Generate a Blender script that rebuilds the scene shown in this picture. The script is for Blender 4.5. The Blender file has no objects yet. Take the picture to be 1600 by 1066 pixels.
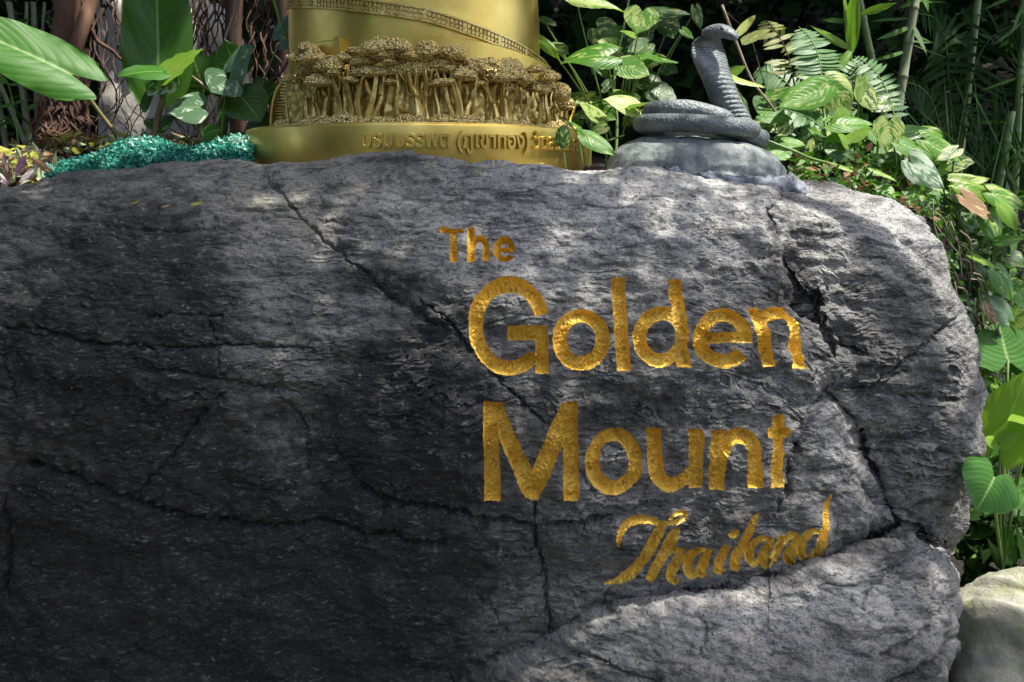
import bpy, math, random
import numpy as np
from mathutils import Vector, Matrix, Euler

# ------------------------------------------------------------------ camera, sky, sun, exposure
scene = bpy.context.scene
COL = scene.collection
FPX, CAM_Y, CAM_Z, PITCH = 1267.0, -1.9, 1.45, math.radians(11.3)
cam_data = bpy.data.cameras.new('camera')
cam_data.sensor_width = 36.0
cam_data.lens = 36.0 * FPX / 1600.0
cam_data.clip_start = 0.05
cam_data.clip_end = 500.0
cam = bpy.data.objects.new('camera', cam_data)
cam.location = (0, CAM_Y, CAM_Z)
cam.rotation_euler = (math.pi / 2 - PITCH, 0, 0)
COL.objects.link(cam)
scene.camera = cam

SUN = Vector((0.40, -0.14, 0.90)).normalized()
SUN_EL = math.asin(SUN.z)
SUN_ROT = math.atan2(SUN.x, SUN.y)
world = bpy.data.worlds.new('World')
scene.world = world
world.use_nodes = True
wn = world.node_tree
wn.nodes.clear()
w_out = wn.nodes.new('ShaderNodeOutputWorld')
w_bg = wn.nodes.new('ShaderNodeBackground')
w_sky = wn.nodes.new('ShaderNodeTexSky')
w_sky.sky_type = 'NISHITA'
w_sky.sun_disc = False
w_sky.sun_elevation = SUN_EL
w_sky.sun_rotation = SUN_ROT
w_sky.dust_density = 3.0
w_sky.air_density = 0.8
w_sky.ozone_density = 0.6
w_bg.inputs['Strength'].default_value = 0.14
wn.links.new(w_sky.outputs[0], w_bg.inputs[0])
wn.links.new(w_bg.outputs[0], w_out.inputs[0])
sun_data = bpy.data.lights.new('sun', 'SUN')
sun_data.energy = 3.5
sun_data.angle = math.radians(0.5)
sun_data.color = (1.0, 0.95, 0.86)
sun = bpy.data.objects.new('sun', sun_data)
sun.rotation_euler = SUN.to_track_quat('Z', 'Y').to_euler()
sun.location = (3, 2, 8)
COL.objects.link(sun)

scene.view_settings.view_transform = 'Standard'
scene.view_settings.look = 'None'
scene.view_settings.gamma = 1.0
scene.view_settings.exposure = 1.5
scene.view_settings.use_curve_mapping = False
scene.cycles.max_bounces = 6
scene.cycles.transparent_max_bounces = 4

rng = np.random.default_rng(7)
random.seed(7)
CP, SP = math.cos(PITCH), math.sin(PITCH)


def at(px, py, y):
    """world point seen at a photograph pixel, at depth y"""
    a = (px - 800.0) / FPX
    b = (533.0 - py) / FPX
    d = Vector((a, CP + b * SP, -SP + b * CP))
    t = (y - CAM_Y) / d.y
    return Vector((0, CAM_Y, CAM_Z)) + d * t


def at_np(px, py, y):
    a = (px - 800.0) / FPX
    b = (533.0 - py) / FPX
    dy = CP + b * SP
    t = (y - CAM_Y) / dy
    return np.stack([a * t, CAM_Y + dy * t, CAM_Z + (-SP + b * CP) * t], -1)


# ------------------------------------------------------------------ helpers: objects
def tag(o, label=None, cat=None, group=None, kind=None):
    if label: o['label'] = label
    if cat: o['category'] = cat
    if group: o['group'] = group
    if kind: o['kind'] = kind
    return o


def empty(name, loc=(0, 0, 0)):
    o = bpy.data.objects.new(name, None)
    o.empty_display_size = 0.05
    o.location = loc
    COL.objects.link(o)
    return o


def put(o, parent=None):
    """link an object whose geometry is in world space; keep it there under its parent"""
    COL.objects.link(o)
    if parent is not None:
        o.parent = parent
        o.matrix_parent_inverse = world_matrix(parent).inverted()
    return o


def world_matrix(o):
    m = o.matrix_basis.copy()
    if o.parent is not None:
        m = world_matrix(o.parent) @ o.matrix_parent_inverse @ m
    return m


def mesh_np(name, V, F, mat=None, smooth=True, uv=None, attrs=None):
    """V (n,3), F list/array of faces (quads array, tris array or mixed list)"""
    me = bpy.data.meshes.new(name)
    V = np.asarray(V, dtype=np.float32)
    if isinstance(F, np.ndarray):
        k = F.shape[1]
        n = F.shape[0]
        me.vertices.add(len(V))
        me.vertices.foreach_set('co', V.ravel())
        me.loops.add(n * k)
        me.loops.foreach_set('vertex_index', F.astype(np.int32).ravel())
        me.polygons.add(n)
        me.polygons.foreach_set('loop_start', np.arange(0, n * k, k, dtype=np.int32))
        me.update(calc_edges=True)
        me.validate()
    else:
        me.from_pydata([tuple(map(float, v)) for v in V], [], [tuple(map(int, f)) for f in F])
    if uv is not None:
        lay = me.uv_layers.new(name='UVMap')
        li = np.empty(len(me.loops), dtype=np.int32)
        me.loops.foreach_get('vertex_index', li)
        lay.data.foreach_set('uv', np.asarray(uv, dtype=np.float32)[li].ravel())
    if attrs:
        for k2, arr in attrs.items():
            a = me.attributes.new(k2, 'FLOAT', 'POINT')
            a.data.foreach_set('value', np.asarray(arr, dtype=np.float32))
    if smooth and len(me.polygons):
        me.polygons.foreach_set('use_smooth', np.ones(len(me.polygons), dtype=bool))
    if mat is not None:
        me.materials.append(mat)
    return me


def obj(name, me, parent=None):
    return put(bpy.data.objects.new(name, me), parent)


class MB:
    """collects shapes into one mesh"""

    def __init__(self):
        self.V, self.F, self.n = [], [], 0

    def add(self, V, F):
        V = np.asarray(V, dtype=np.float64)
        self.V.append(V)
        self.F += [tuple(i + self.n for i in f) for f in F]
        self.n += len(V)
        return self

    def tube(self, pts, radii, seg=8, caps=True):
        V, F = tube_geo(pts, radii, seg, caps)
        return self.add(V, F)

    def build(self, name, mat, parent=None, smooth=True):
        return obj(name, mesh_np(name, np.concatenate(self.V), self.F, mat, smooth), parent)


def tube_geo(pts, radii, seg=8, caps=True):
    pts = [Vector(p) for p in pts]
    n = len(pts)
    if not hasattr(radii, '__len__'):
        radii = [radii] * n
    V = []
    ref = None
    for i, p in enumerate(pts):
        t = (pts[min(i + 1, n - 1)] - pts[max(i - 1, 0)]).normalized()
        if ref is None:
            ref = Vector((0, 0, 1)) if abs(t.z) < 0.9 else Vector((1, 0, 0))
        a = t.cross(ref)
        if a.length < 1e-6:
            a = t.cross(Vector((1, 0.3, 0)))
        a.normalize()
        b = a.cross(t).normalized()
        ref = b
        for k in range(seg):
            an = 2 * math.pi * k / seg
            V.append(p + (a * math.cos(an) + b * math.sin(an)) * radii[i])
    F = []
    for i in range(n - 1):
        for k in range(seg):
            k2 = (k + 1) % seg
            F.append((i * seg + k, i * seg + k2, (i + 1) * seg + k2, (i + 1) * seg + k))
    if caps:
        F.append(tuple(range(seg - 1, -1, -1)))
        F.append(tuple((n - 1) * seg + k for k in range(seg)))
    return [tuple(v) for v in V], F


def smooth_path(pts, n):
    """Catmull-Rom through 3D points, n samples"""
    P = np.asarray([tuple(p) for p in pts], dtype=float)
    if len(P) == 2:
        s = np.linspace(0, 1, n)[:, None]
        return P[0] * (1 - s) + P[1] * s
    Q = np.vstack([2 * P[0] - P[1], P, 2 * P[-1] - P[-2]])
    u = np.linspace(0, len(P) - 1 - 1e-9, n)
    i = u.astype(int)
    f = (u - i)[:, None]
    a, b, c, d = Q[i], Q[i + 1], Q[i + 2], Q[i + 3]
    return 0.5 * (2 * b + (c - a) * f + (2 * a - 5 * b + 4 * c - d) * f ** 2 + (3 * b - a - 3 * c + d) * f ** 3)


# ------------------------------------------------------------------ helpers: noise
_perm = np.random.default_rng(3).permutation(4096).astype(np.int64)


def _hash(i, j):
    return _perm[(_perm[i & 4095] + j) & 4095]


def noise2(x, y, seed=0):
    x = np.asarray(x, dtype=np.float64) + seed * 17.31
    y = np.asarray(y, dtype=np.float64) + seed * 9.77
    i, j = np.floor(x).astype(np.int64), np.floor(y).astype(np.int64)
    fx, fy = x - i, y - j
    u = fx * fx * fx * (fx * (fx * 6 - 15) + 10)
    v = fy * fy * fy * (fy * (fy * 6 - 15) + 10)

    def g(a, b, dx, dy):
        h = _hash(a, b) * (2 * math.pi / 4096)
        return np.cos(h) * dx + np.sin(h) * dy
    n00, n10 = g(i, j, fx, fy), g(i + 1, j, fx - 1, fy)
    n01, n11 = g(i, j + 1, fx, fy - 1), g(i + 1, j + 1, fx - 1, fy - 1)
    a = n00 + u * (n10 - n00)
    b = n01 + u * (n11 - n01)
    return (a + v * (b - a)) * 1.5


def fbm(x, y, oct=4, seed=0, gain=0.5):
    s, a = 0.0, 1.0
    for k in range(oct):
        s = s + a * noise2(x * 2 ** k, y * 2 ** k, seed + k * 3)
        a *= gain
    return s


def ridged(x, y, seed=0):
    return 1.0 - np.abs(noise2(x, y, seed)) * 2.0


def sstep(a, b, x):
    t = np.clip((x - a) / (b - a), 0, 1)
    return t * t * (3 - 2 * t)


def seg_dist(P, A, B):
    """P (n,2); polyline segments A->B (m,2) : min distance, index and parameter of the nearest"""
    best = np.full(len(P), 1e9)
    for a, b in zip(A, B):
        ab = b - a
        L = max(float(ab @ ab), 1e-12)
        t = np.clip(((P - a) @ ab) / L, 0, 1)
        d = np.hypot(P[:, 0] - a[0] - t * ab[0], P[:, 1] - a[1] - t * ab[1])
        best = np.minimum(best, d)
    return best


def sdf_poly(P, poly):
    poly = np.asarray(poly, dtype=float)
    A, B = poly, np.roll(poly, -1, axis=0)
    d = seg_dist(P, A, B)
    inside = np.zeros(len(P), dtype=bool)
    for a, b in zip(A, B):
        c = (a[1] > P[:, 1]) != (b[1] > P[:, 1])
        if c.any():
            xi = (b[0] - a[0]) * (P[:, 1] - a[1]) / (b[1] - a[1] + 1e-12) + a[0]
            inside ^= c & (P[:, 0] < xi)
    return np.where(inside, -d, d)


def cspline(pts, n=None, closed=False):
    """smooth 2D polyline through points (any extra columns, e.g. width, ride along)"""
    P = np.asarray(pts, dtype=float)
    n = n or (len(P) * 6)
    if closed:
        Q = np.vstack([P[-1], P, P[0], P[1]])
        u = np.linspace(0, len(P) - 1e-9, n, endpoint=False)
    else:
        Q = np.vstack([2 * P[0] - P[1], P, 2 * P[-1] - P[-2]])
        u = np.linspace(0, len(P) - 1 - 1e-9, n)
    i = u.astype(int)
    f = (u - i)[:, None]
    a, b, c, d = Q[i], Q[i + 1], Q[i + 2], Q[i + 3]
    return 0.5 * (2 * b + (c - a) * f + (2 * a - 5 * b + 4 * c - d) * f ** 2 + (3 * b - a - 3 * c + d) * f ** 3)


# ------------------------------------------------------------------ helpers: materials
class N:
    """tiny node-graph writer"""

    def __init__(self, name):
        self.m = bpy.data.materials.new(name)
        self.m.use_nodes = True
        self.t = self.m.node_tree
        self.t.nodes.clear()
        self.out = self.t.nodes.new('ShaderNodeOutputMaterial')

    def node(self, kind, ins=None, **props):
        n = self.t.nodes.new('ShaderNode' + kind)
        for k, v in props.items():
            setattr(n, k, v)
        for k, v in (ins or {}).items():
            self.set(n.inputs[k], v)
        return n

    def set(self, sock, v):
        if isinstance(v, bpy.types.NodeSocket):
            self.t.links.new(v, sock)
        elif isinstance(v, (tuple, list)) and sock.type == 'RGBA' and len(v) == 3:
            sock.default_value = (*v, 1.0)
        else:
            sock.default_value = v

    def coord(self, which='Object'):
        return self.node('TexCoord').outputs[which]

    def attr(self, name):
        return self.node('Attribute', attribute_name=name).outputs['Fac']

    def scale(self, vec, s, loc=(0, 0, 0)):
        return self.node('Mapping', {'Vector': vec, 'Scale': s, 'Location': loc}).outputs[0]

    def noise(self, vec, scale, detail=4.0, rough=0.55, dist=0.0):
        return self.node('TexNoise', {'Vector': vec, 'Scale': scale, 'Detail': detail, 'Roughness': rough, 'Distortion': dist}).outputs['Fac']

    def ramp(self, fac, stops, interp='LINEAR'):
        n = self.node('ValToRGB', {'Fac': fac})
        n.color_ramp.interpolation = interp
        el = n.color_ramp.elements
        while len(el) < len(stops):
            el.new(0.5)
        for e, (p, c) in zip(el, stops):
            e.position = p
            e.color = (*c, 1.0) if isinstance(c, (tuple, list)) else (c, c, c, 1.0)
        return n.outputs['Color']

    def math(self, op, a, b=0.0, c=None, clamp=False):
        n = self.node('Math', operation=op, use_clamp=clamp)
        self.set(n.inputs[0], a)
        self.set(n.inputs[1], b)
        if c is not None:
            self.set(n.inputs[2], c)
        return n.outputs[0]

    def mix(self, fac, a, b, blend='MIX'):
        n = self.node('Mix', data_type='RGBA', blend_type=blend)
        self.set(n.inputs[0], fac)
        self.set(n.inputs[6], a)
        self.set(n.inputs[7], b)
        return n.outputs[2]

    def bump(self, height, strength=0.5, dist=0.01, normal=None):
        n = self.node('Bump', {'Height': height, 'Strength': strength, 'Distance': dist})
        if normal is not None:
            self.set(n.inputs['Normal'], normal)
        return n.outputs[0]

    def principled(self, **ins):
        n = self.node('BsdfPrincipled')
        for k, v in ins.items():
            self.set(n.inputs[k.replace('_', ' ')], v)
        return n.outputs[0]

    def done(self, shader):
        self.t.links.new(shader, self.out.inputs['Surface'])
        return self.m


def rnd_obj(n):
    return n.node('ObjectInfo').outputs['Random']

# ------------------------------------------------------------------ the carved boulder
def mat_rock():
    n = N('grey_rock')
    co = n.coord()
    strat = n.scale(co, (1.0, 0.45, 5.0))
    big = n.noise(co, 3.0, 5, 0.6)
    streak = n.noise(strat, 9.0, 7, 0.65, 0.6)
    fine = n.noise(co, 160.0, 4, 0.7)
    mid = n.noise(co, 22.0, 6, 0.7, 0.3)
    c = n.ramp(big, [(0.3, (0.12, 0.119, 0.112)), (0.5, (0.20, 0.196, 0.185)), (0.72, (0.30, 0.295, 0.28))])
    c = n.mix(n.attr('warm'), c, (0.36, 0.335, 0.275))
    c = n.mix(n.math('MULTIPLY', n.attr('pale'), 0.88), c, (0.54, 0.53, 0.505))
    # bluish lichen film
    bl = n.ramp(n.noise(n.scale(co, (1, 1, 1), (3, 1, 2)), 4.5, 5, 0.65), [(0.52, 0.0), (0.68, 1.0)])
    c = n.mix(n.math('MULTIPLY', bl, 0.30), c, (0.21, 0.215, 0.26))
    gr = n.ramp(n.noise(n.scale(co, (1, 1, 1), (7, 4, 1)), 3.0, 5, 0.7), [(0.58, 0.0), (0.75, 1.0)])
    c = n.mix(n.math('MULTIPLY', gr, 0.35), c, (0.15, 0.19, 0.14))
    # black film: biofilm stains with painted lower-left shade, thin streaks along the bedding
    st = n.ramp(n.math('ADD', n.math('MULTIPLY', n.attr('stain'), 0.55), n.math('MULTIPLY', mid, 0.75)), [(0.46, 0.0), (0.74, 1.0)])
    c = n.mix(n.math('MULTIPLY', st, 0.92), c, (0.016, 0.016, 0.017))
    sk = n.ramp(streak, [(0.38, 1.0), (0.50, 0.0)])
    c = n.mix(n.math('MULTIPLY', sk, 0.8), c, (0.03, 0.03, 0.031))
    sp = n.ramp(mid, [(0.30, 1.0), (0.42, 0.0)])
    c = n.mix(n.math('MULTIPLY', sp, 0.75), c, (0.05, 0.049, 0.048))
    sg = n.ramp(fine, [(0.34, 1.0), (0.5, 0.0)])
    c = n.mix(n.math('MULTIPLY', sg, 0.65), c, (0.07, 0.07, 0.075))
    lk = n.ramp(n.noise(n.scale(co, (1.0, .5, 2.6), (9, 3, 4)), 42.0, 6, .75, .5), [(0.56, 0.0), (0.66, 1.0)])
    c = n.mix(n.math('MULTIPLY', lk, 0.42), c, (0.46, 0.455, 0.44))
    bk = n.ramp(n.noise(n.scale(co, (1.0, .5, 1.8), (1, 8, 3)), 62.0, 6, .75, .3), [(0.38, 1.0), (0.46, 0.0)])
    c = n.mix(n.math('MULTIPLY', bk, 0.75), c, (0.02, 0.02, 0.02))
    wh = n.ramp(n.noise(co, 70.0, 5, 0.7), [(0.62, 0.0), (0.74, 1.0)])
    c = n.mix(n.math('MULTIPLY', wh, 0.55), c, (0.6, 0.6, 0.6))
    fs = n.noise(n.scale(co, (1.0, 0.5, 4.5)), 55.0, 6, 0.7, 0.4)
    b1 = n.bump(fs, 0.9, 0.010)
    b2 = n.bump(fine, 0.8, 0.004, b1)
    return n.done(n.principled(Base_Color=c, Roughness=0.82, Normal=b2, Specular_IOR_Level=0.35))


def mat_gold_letter():
    n = N('gold_leaf_paint')
    co = n.coord()
    big = n.noise(co, 14.0, 4, 0.6)
    c = n.ramp(big, [(0.3, (0.80, 0.47, 0.05)), (0.55, (0.92, 0.62, 0.10)), (0.75, (0.95, 0.74, 0.22))])
    fine = n.noise(co, 130.0, 5, 0.6)
    v = n.node('TexVoronoi', {'Vector': co, 'Scale': 110.0}).outputs['Distance']
    b = n.bump(fine, 0.8, 0.011)
    b = n.bump(v, 0.35, 0.006, b)
    dirt = n.ramp(n.noise(co, 45.0, 4, 0.6), [(0.33, 1.0), (0.45, 0.0)])
    c = n.mix(n.math('MULTIPLY', dirt, 0.5), c, (0.34, 0.17, 0.03))
    return n.done(n.principled(Base_Color=c, Metallic=0.45, Roughness=0.27, Normal=b))


M_ROCK = mat_rock()
M_GOLDPAINT = mat_gold_letter()


def stroke(pts, w, n=None):
    """polygon of a stroke with butt ends; w a number or one width per point"""
    P = np.asarray(pts, dtype=float)
    W = np.full(len(P), float(w)) if not hasattr(w, '__len__') else np.asarray(w, dtype=float)
    PW = np.column_stack([P, W])
    if len(P) > 2:
        PW = cspline(PW, n or len(P) * 7)
    P, W = PW[:, :2], PW[:, 2]
    T = np.gradient(P, axis=0)
    T /= np.linalg.norm(T, axis=1)[:, None] + 1e-9
    Nn = np.column_stack([-T[:, 1], T[:, 0]])
    return np.vstack([P + Nn * W[:, None] / 2, (P - Nn * W[:, None] / 2)[::-1]])


def arc(cx, cy, rx, ry, a0, a1, n=28):
    a = np.radians(np.linspace(a0, a1, n))
    return np.column_stack([cx + rx * np.cos(a), cy + ry * np.sin(a)])


# letters in photograph pixels, each: list of ('p', polygon) or ('r', centre line of a ring, width)
Z7 = lambda P: np.column_stack([660 + np.asarray(P, float)[:, 0] / 2.2687, 330 + np.asarray(P, float)[:, 1] / 2.2687])
Z8 = lambda P: np.column_stack([800 + np.asarray(P, float)[:, 0] / 2.2877, 600 + np.asarray(P, float)[:, 1] / 2.2877])


def poly_arc(a, w):
    return stroke(a, w, len(a))


LET = []


def letter(ch, parts, zoom=Z7, groove=False):
    out = []
    for p in parts:
        if p[0] == 'p':
            out.append(('p', zoom(p[1])))
        else:
            out.append(('r', zoom(p[1]), p[2] / 2.2687))
    LET.append((ch, out, groove))


# The
letter('T', [('p', [(62, 52), (147, 55), (147, 78), (62, 76)]), ('p', [(96, 53), (122, 54), (127, 185), (100, 186)])])
letter('h', [('p', [(158, 55), (184, 55), (188, 185), (161, 186)]),
             ('p', stroke([(176, 132), (186, 106), (206, 97), (222, 112), (227, 140), (227, 184)], 25))])
letter('e', [('p', poly_arc(arc(290, 133, 28, 38, 10, -325, 40), 24)), ('p', [(264, 124), (329, 124), (329, 144), (264, 144)])])
# Golden
letter('G', [('p', poly_arc(np.vstack([arc(308, 412, 122, 148, -17, -318, 60)]), 51)),
             ('p', [(300, 405), (446, 405), (449, 578), (400, 578), (400, 458), (300, 458)])])
letter('o', [('r', arc(563, 456, 77, 86, 0, 350, 40), 50)])
letter('l', [('p', [(668, 239), (716, 239), (739, 565), (689, 565)])])
letter('d', [('r', arc(846, 447, 76, 84, 0, 350, 40), 49), ('p', [(868, 242), (916, 240), (958, 555), (906, 556)])])
letter('e', [('p', poly_arc(arc(1066, 450, 78, 83, 2, -322, 50), 49)), ('p', [(1005, 431), (1165, 426), (1168, 466), (1005, 472)])])
letter('n', [('p', [(1163, 341), (1206, 339), (1253, 550), (1207, 553)]),
             ('p', stroke([(1195, 432), (1212, 385), (1250, 361), (1292, 366), (1318, 405), (1327, 470), (1333, 556)], 46))])
# Mount
letter('M', [('p', [(217, 676), (268, 676), (280, 1025), (220, 1026)]),
             ('p', [(228, 676), (284, 676), (418, 985), (404, 1029), (364, 1029)]),
             ('p', [(492, 675), (551, 674), (549, 720), (410, 1029), (368, 1029), (362, 985)]),
             ('p', [(498, 690), (551, 674), (556, 1018), (500, 1018)])])
letter('o', [('r', arc(679, 893, 78, 90, 0, 350, 40), 50)])
letter('u', [('p', stroke([(827, 779), (828, 880), (838, 945), (880, 979), (930, 955), (958, 915)], [54, 54, 54, 50, 46, 40])),
             ('p', [(940, 771), (991, 769), (997, 984), (948, 990)])])
letter('n', [('p', [(1014, 771), (1066, 768), (1070, 986), (1017, 988)]),
             ('p', stroke([(1050, 850), (1072, 806), (1112, 788), (1152, 806), (1168, 860), (1171, 972)], 51))])
letter('t', [('p', [(1240, 724), (1287, 722), (1268, 930), (1280, 945), (1277, 972), (1222, 974)]),
             ('p', [(1221, 768), (1297, 766), (1297, 800), (1221, 802)])])


# Thailand (script)
def sc(pts):
    P = np.asarray(pts, float)
    return ('p', stroke(P[:, :2], P[:, 2]))


letter('T', [sc([(380, 578, 6), (380, 540, 16), (396, 505, 26), (430, 485, 30), (475, 486, 26), (530, 500, 22), (580, 497, 22), (612, 482, 20), (618, 466, 18), (598, 460, 16), (575, 470, 14), (562, 492, 12)]),
             sc([(545, 498, 36), (515, 550, 40), (485, 605, 40), (450, 660, 36), (410, 700, 28), (370, 718, 18), (332, 725, 5)])], Z8, True)
letter('h', [sc([(598, 515, 14), (575, 545, 36), (545, 605, 38), (515, 660, 38), (488, 712, 32)]),
             sc([(525, 665, 14), (555, 618, 26), (590, 596, 30), (604, 612, 34), (585, 655, 36), (566, 690, 34), (580, 708, 22), (600, 695, 6)])], Z8, True)
letter('a', [sc([(700, 592, 12), (670, 588, 26), (638, 620, 34), (628, 665, 34), (650, 690, 24), (680, 660, 16)]),
             sc([(706, 584, 24), (690, 630, 36), (675, 672, 36), (684, 690, 24), (700, 682, 6)])], Z8, True)
letter('i', [sc([(768, 570, 26), (756, 610, 36), (738, 655, 38), (744, 682, 26), (768, 668, 6)]),
             sc([(770, 525, 8), (782, 532, 28), (796, 528, 30), (808, 518, 6)])], Z8, True)
letter('l', [sc([(882, 458, 4), (862, 480, 22), (842, 530, 32), (820, 590, 36), (800, 640, 38), (803, 668, 26), (824, 658, 6)])], Z8, True)
letter('a', [sc([(922, 556, 12), (892, 550, 26), (862, 580, 34), (850, 622, 34), (870, 650, 24), (900, 622, 16)]),
             sc([(928, 548, 24), (914, 590, 34), (900, 632, 36), (906, 654, 24), (920, 648, 6)])], Z8, True)
letter('n', [sc([(966, 540, 22), (958, 575, 32), (948, 610, 34), (938, 642, 30)]),
             sc([(952, 600, 12), (975, 560, 22), (1003, 540, 28), (1016, 560, 34), (1000, 600, 34), (990, 632, 32), (1004, 642, 20), (1018, 630, 5)])], Z8, True)
letter('d', [sc([(1090, 522, 12), (1066, 522, 24), (1040, 555, 32), (1032, 598, 32), (1050, 618, 24), (1075, 585, 16)]),
             sc([(1145, 394, 4), (1132, 440, 20), (1112, 505, 28), (1096, 560, 32), (1086, 600, 32), (1094, 618, 22), (1106, 608, 5)])], Z8, True)


def letter_sdf(P, parts):
    d = np.full(len(P), 1e9)
    for p in parts:
        if p[0] == 'p':
            d = np.minimum(d, sdf_poly(P, p[1]))
        else:
            c = p[1]
            d = np.minimum(d, seg_dist(P, c, np.roll(c, -1, axis=0)) - p[2] / 2)
    return d


CREST = np.array([(-700, 330), (-400, 318), (-150, 305), (0, 293), (60, 284), (130, 268), (200, 262), (260, 257), (330, 254), (360, 250), (400, 257),
                  (450, 257), (500, 252), (560, 250), (600, 245), (640, 239), (670, 242), (700, 247), (740, 251), (800, 257), (900, 262), (1000, 266),
                  (1060, 273), (1130, 284), (1180, 294), (1240, 291), (1300, 293), (1380, 316), (1440, 336), (1520, 352), (1700, 380)], float)
RIGHT = np.array([(0, 1440), (250, 1438), (336, 1446), (380, 1464), (430, 1480), (480, 1503), (560, 1529), (620, 1539), (680, 1540), (740, 1532), (800, 1512),
                  (850, 1496), (875, 1490), (905, 1498), (935, 1503), (975, 1497), (1010, 1496), (1066, 1490), (1300, 1490)], float)
TB_X = np.array([-700, -150, 0, 200, 400, 600, 800, 1000, 1200, 1350, 1500, 1650], float)
TB_Y = np.array([200, 250, 330, 420, 520, 650, 800, 950, 1066, 1300], float)
TB = np.array([
    [.46, .44, .42, .38, .33, .28, .25, .25, .28, .40, .48, .50],
    [.38, .36, .34, .30, .26, .21, .18, .18, .21, .32, .40, .44],
    [.18, .14, .12, .11, .15, .12, .085, .08, .10, .18, .24, .30],
    [.08, .05, .03, .03, .06, .05, .015, .00, .03, .10, .15, .20],
    [.05, .02, .00, -.02, .00, -.01, -.045, -.05, -.01, .05, .11, .16],
    [.09, .06, .03, .01, .00, -.02, -.055, -.05, .00, .04, .09, .12],
    [.17, .14, .11, .09, .07, .04, .01, -.01, .00, .03, .08, .10],
    [.29, .26, .23, .20, .17, .14, .09, .01, -.04, -.05, -.03, .00],
    [.38, .35, .32, .29, .26, .22, .10, -.07, -.16, -.18, -.15, -.10],
    [.52, .50, .48, .45, .42, .36, .10, -.20, -.36, -.38, -.34, -.25]])


def hermite_w(grid, x):
    """indices and cubic weights (monotone-ish, non-uniform Catmull-Rom) for 1D interpolation"""
    k = np.clip(np.searchsorted(grid, x) - 1, 0, len(grid) - 2)
    h = grid[k + 1] - grid[k]
    t = np.clip((x - grid[k]) / h, 0, 1)
    return k, t, h


def interp2(px, py):
    def along(vals, grid, x):          # vals (..., m) interpolated over last axis at x
        k, t, h = hermite_w(grid, x)
        m = np.gradient(vals, grid, axis=-1)
        r = np.arange(len(x))
        if vals.ndim == 1:
            p0, p1, m0, m1 = vals[k], vals[k + 1], m[k], m[k + 1]
        else:
            p0, p1, m0, m1 = vals[r, k], vals[r, k + 1], m[r, k], m[r, k + 1]
        t2, t3 = t * t, t * t * t
        return p0 * (2 * t3 - 3 * t2 + 1) + m0 * h * (t3 - 2 * t2 + t) + p1 * (3 * t2 - 2 * t3) + m1 * h * (t3 - t2)
    cols = np.stack([along(TB[i], TB_X, px) for i in range(len(TB_Y))], -1)
    return along(cols, TB_Y, py)


REG_B = [(1120, 150), (1236, 296), (1204, 330), (1224, 400), (1256, 470), (1300, 535), (1312, 585), (1292, 612), (1335, 650), (1372, 740), (1402, 812), (1440, 832), (1520, 880), (1750, 800), (1750, 150)]
REG_C = [(1288, 610), (1260, 640), (1237, 700), (1226, 760), (1195, 890), (1300, 868), (1402, 818), (1372, 740), (1335, 650)]
REG_D = [(1402, 822), (1300, 868), (1200, 898), (1100, 922), (1000, 934), (935, 946), (895, 968), (860, 988), (780, 1022), (690, 1075), (640, 1400), (1750, 1400), (1750, 870), (1492, 866), (1450, 838)]
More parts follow.
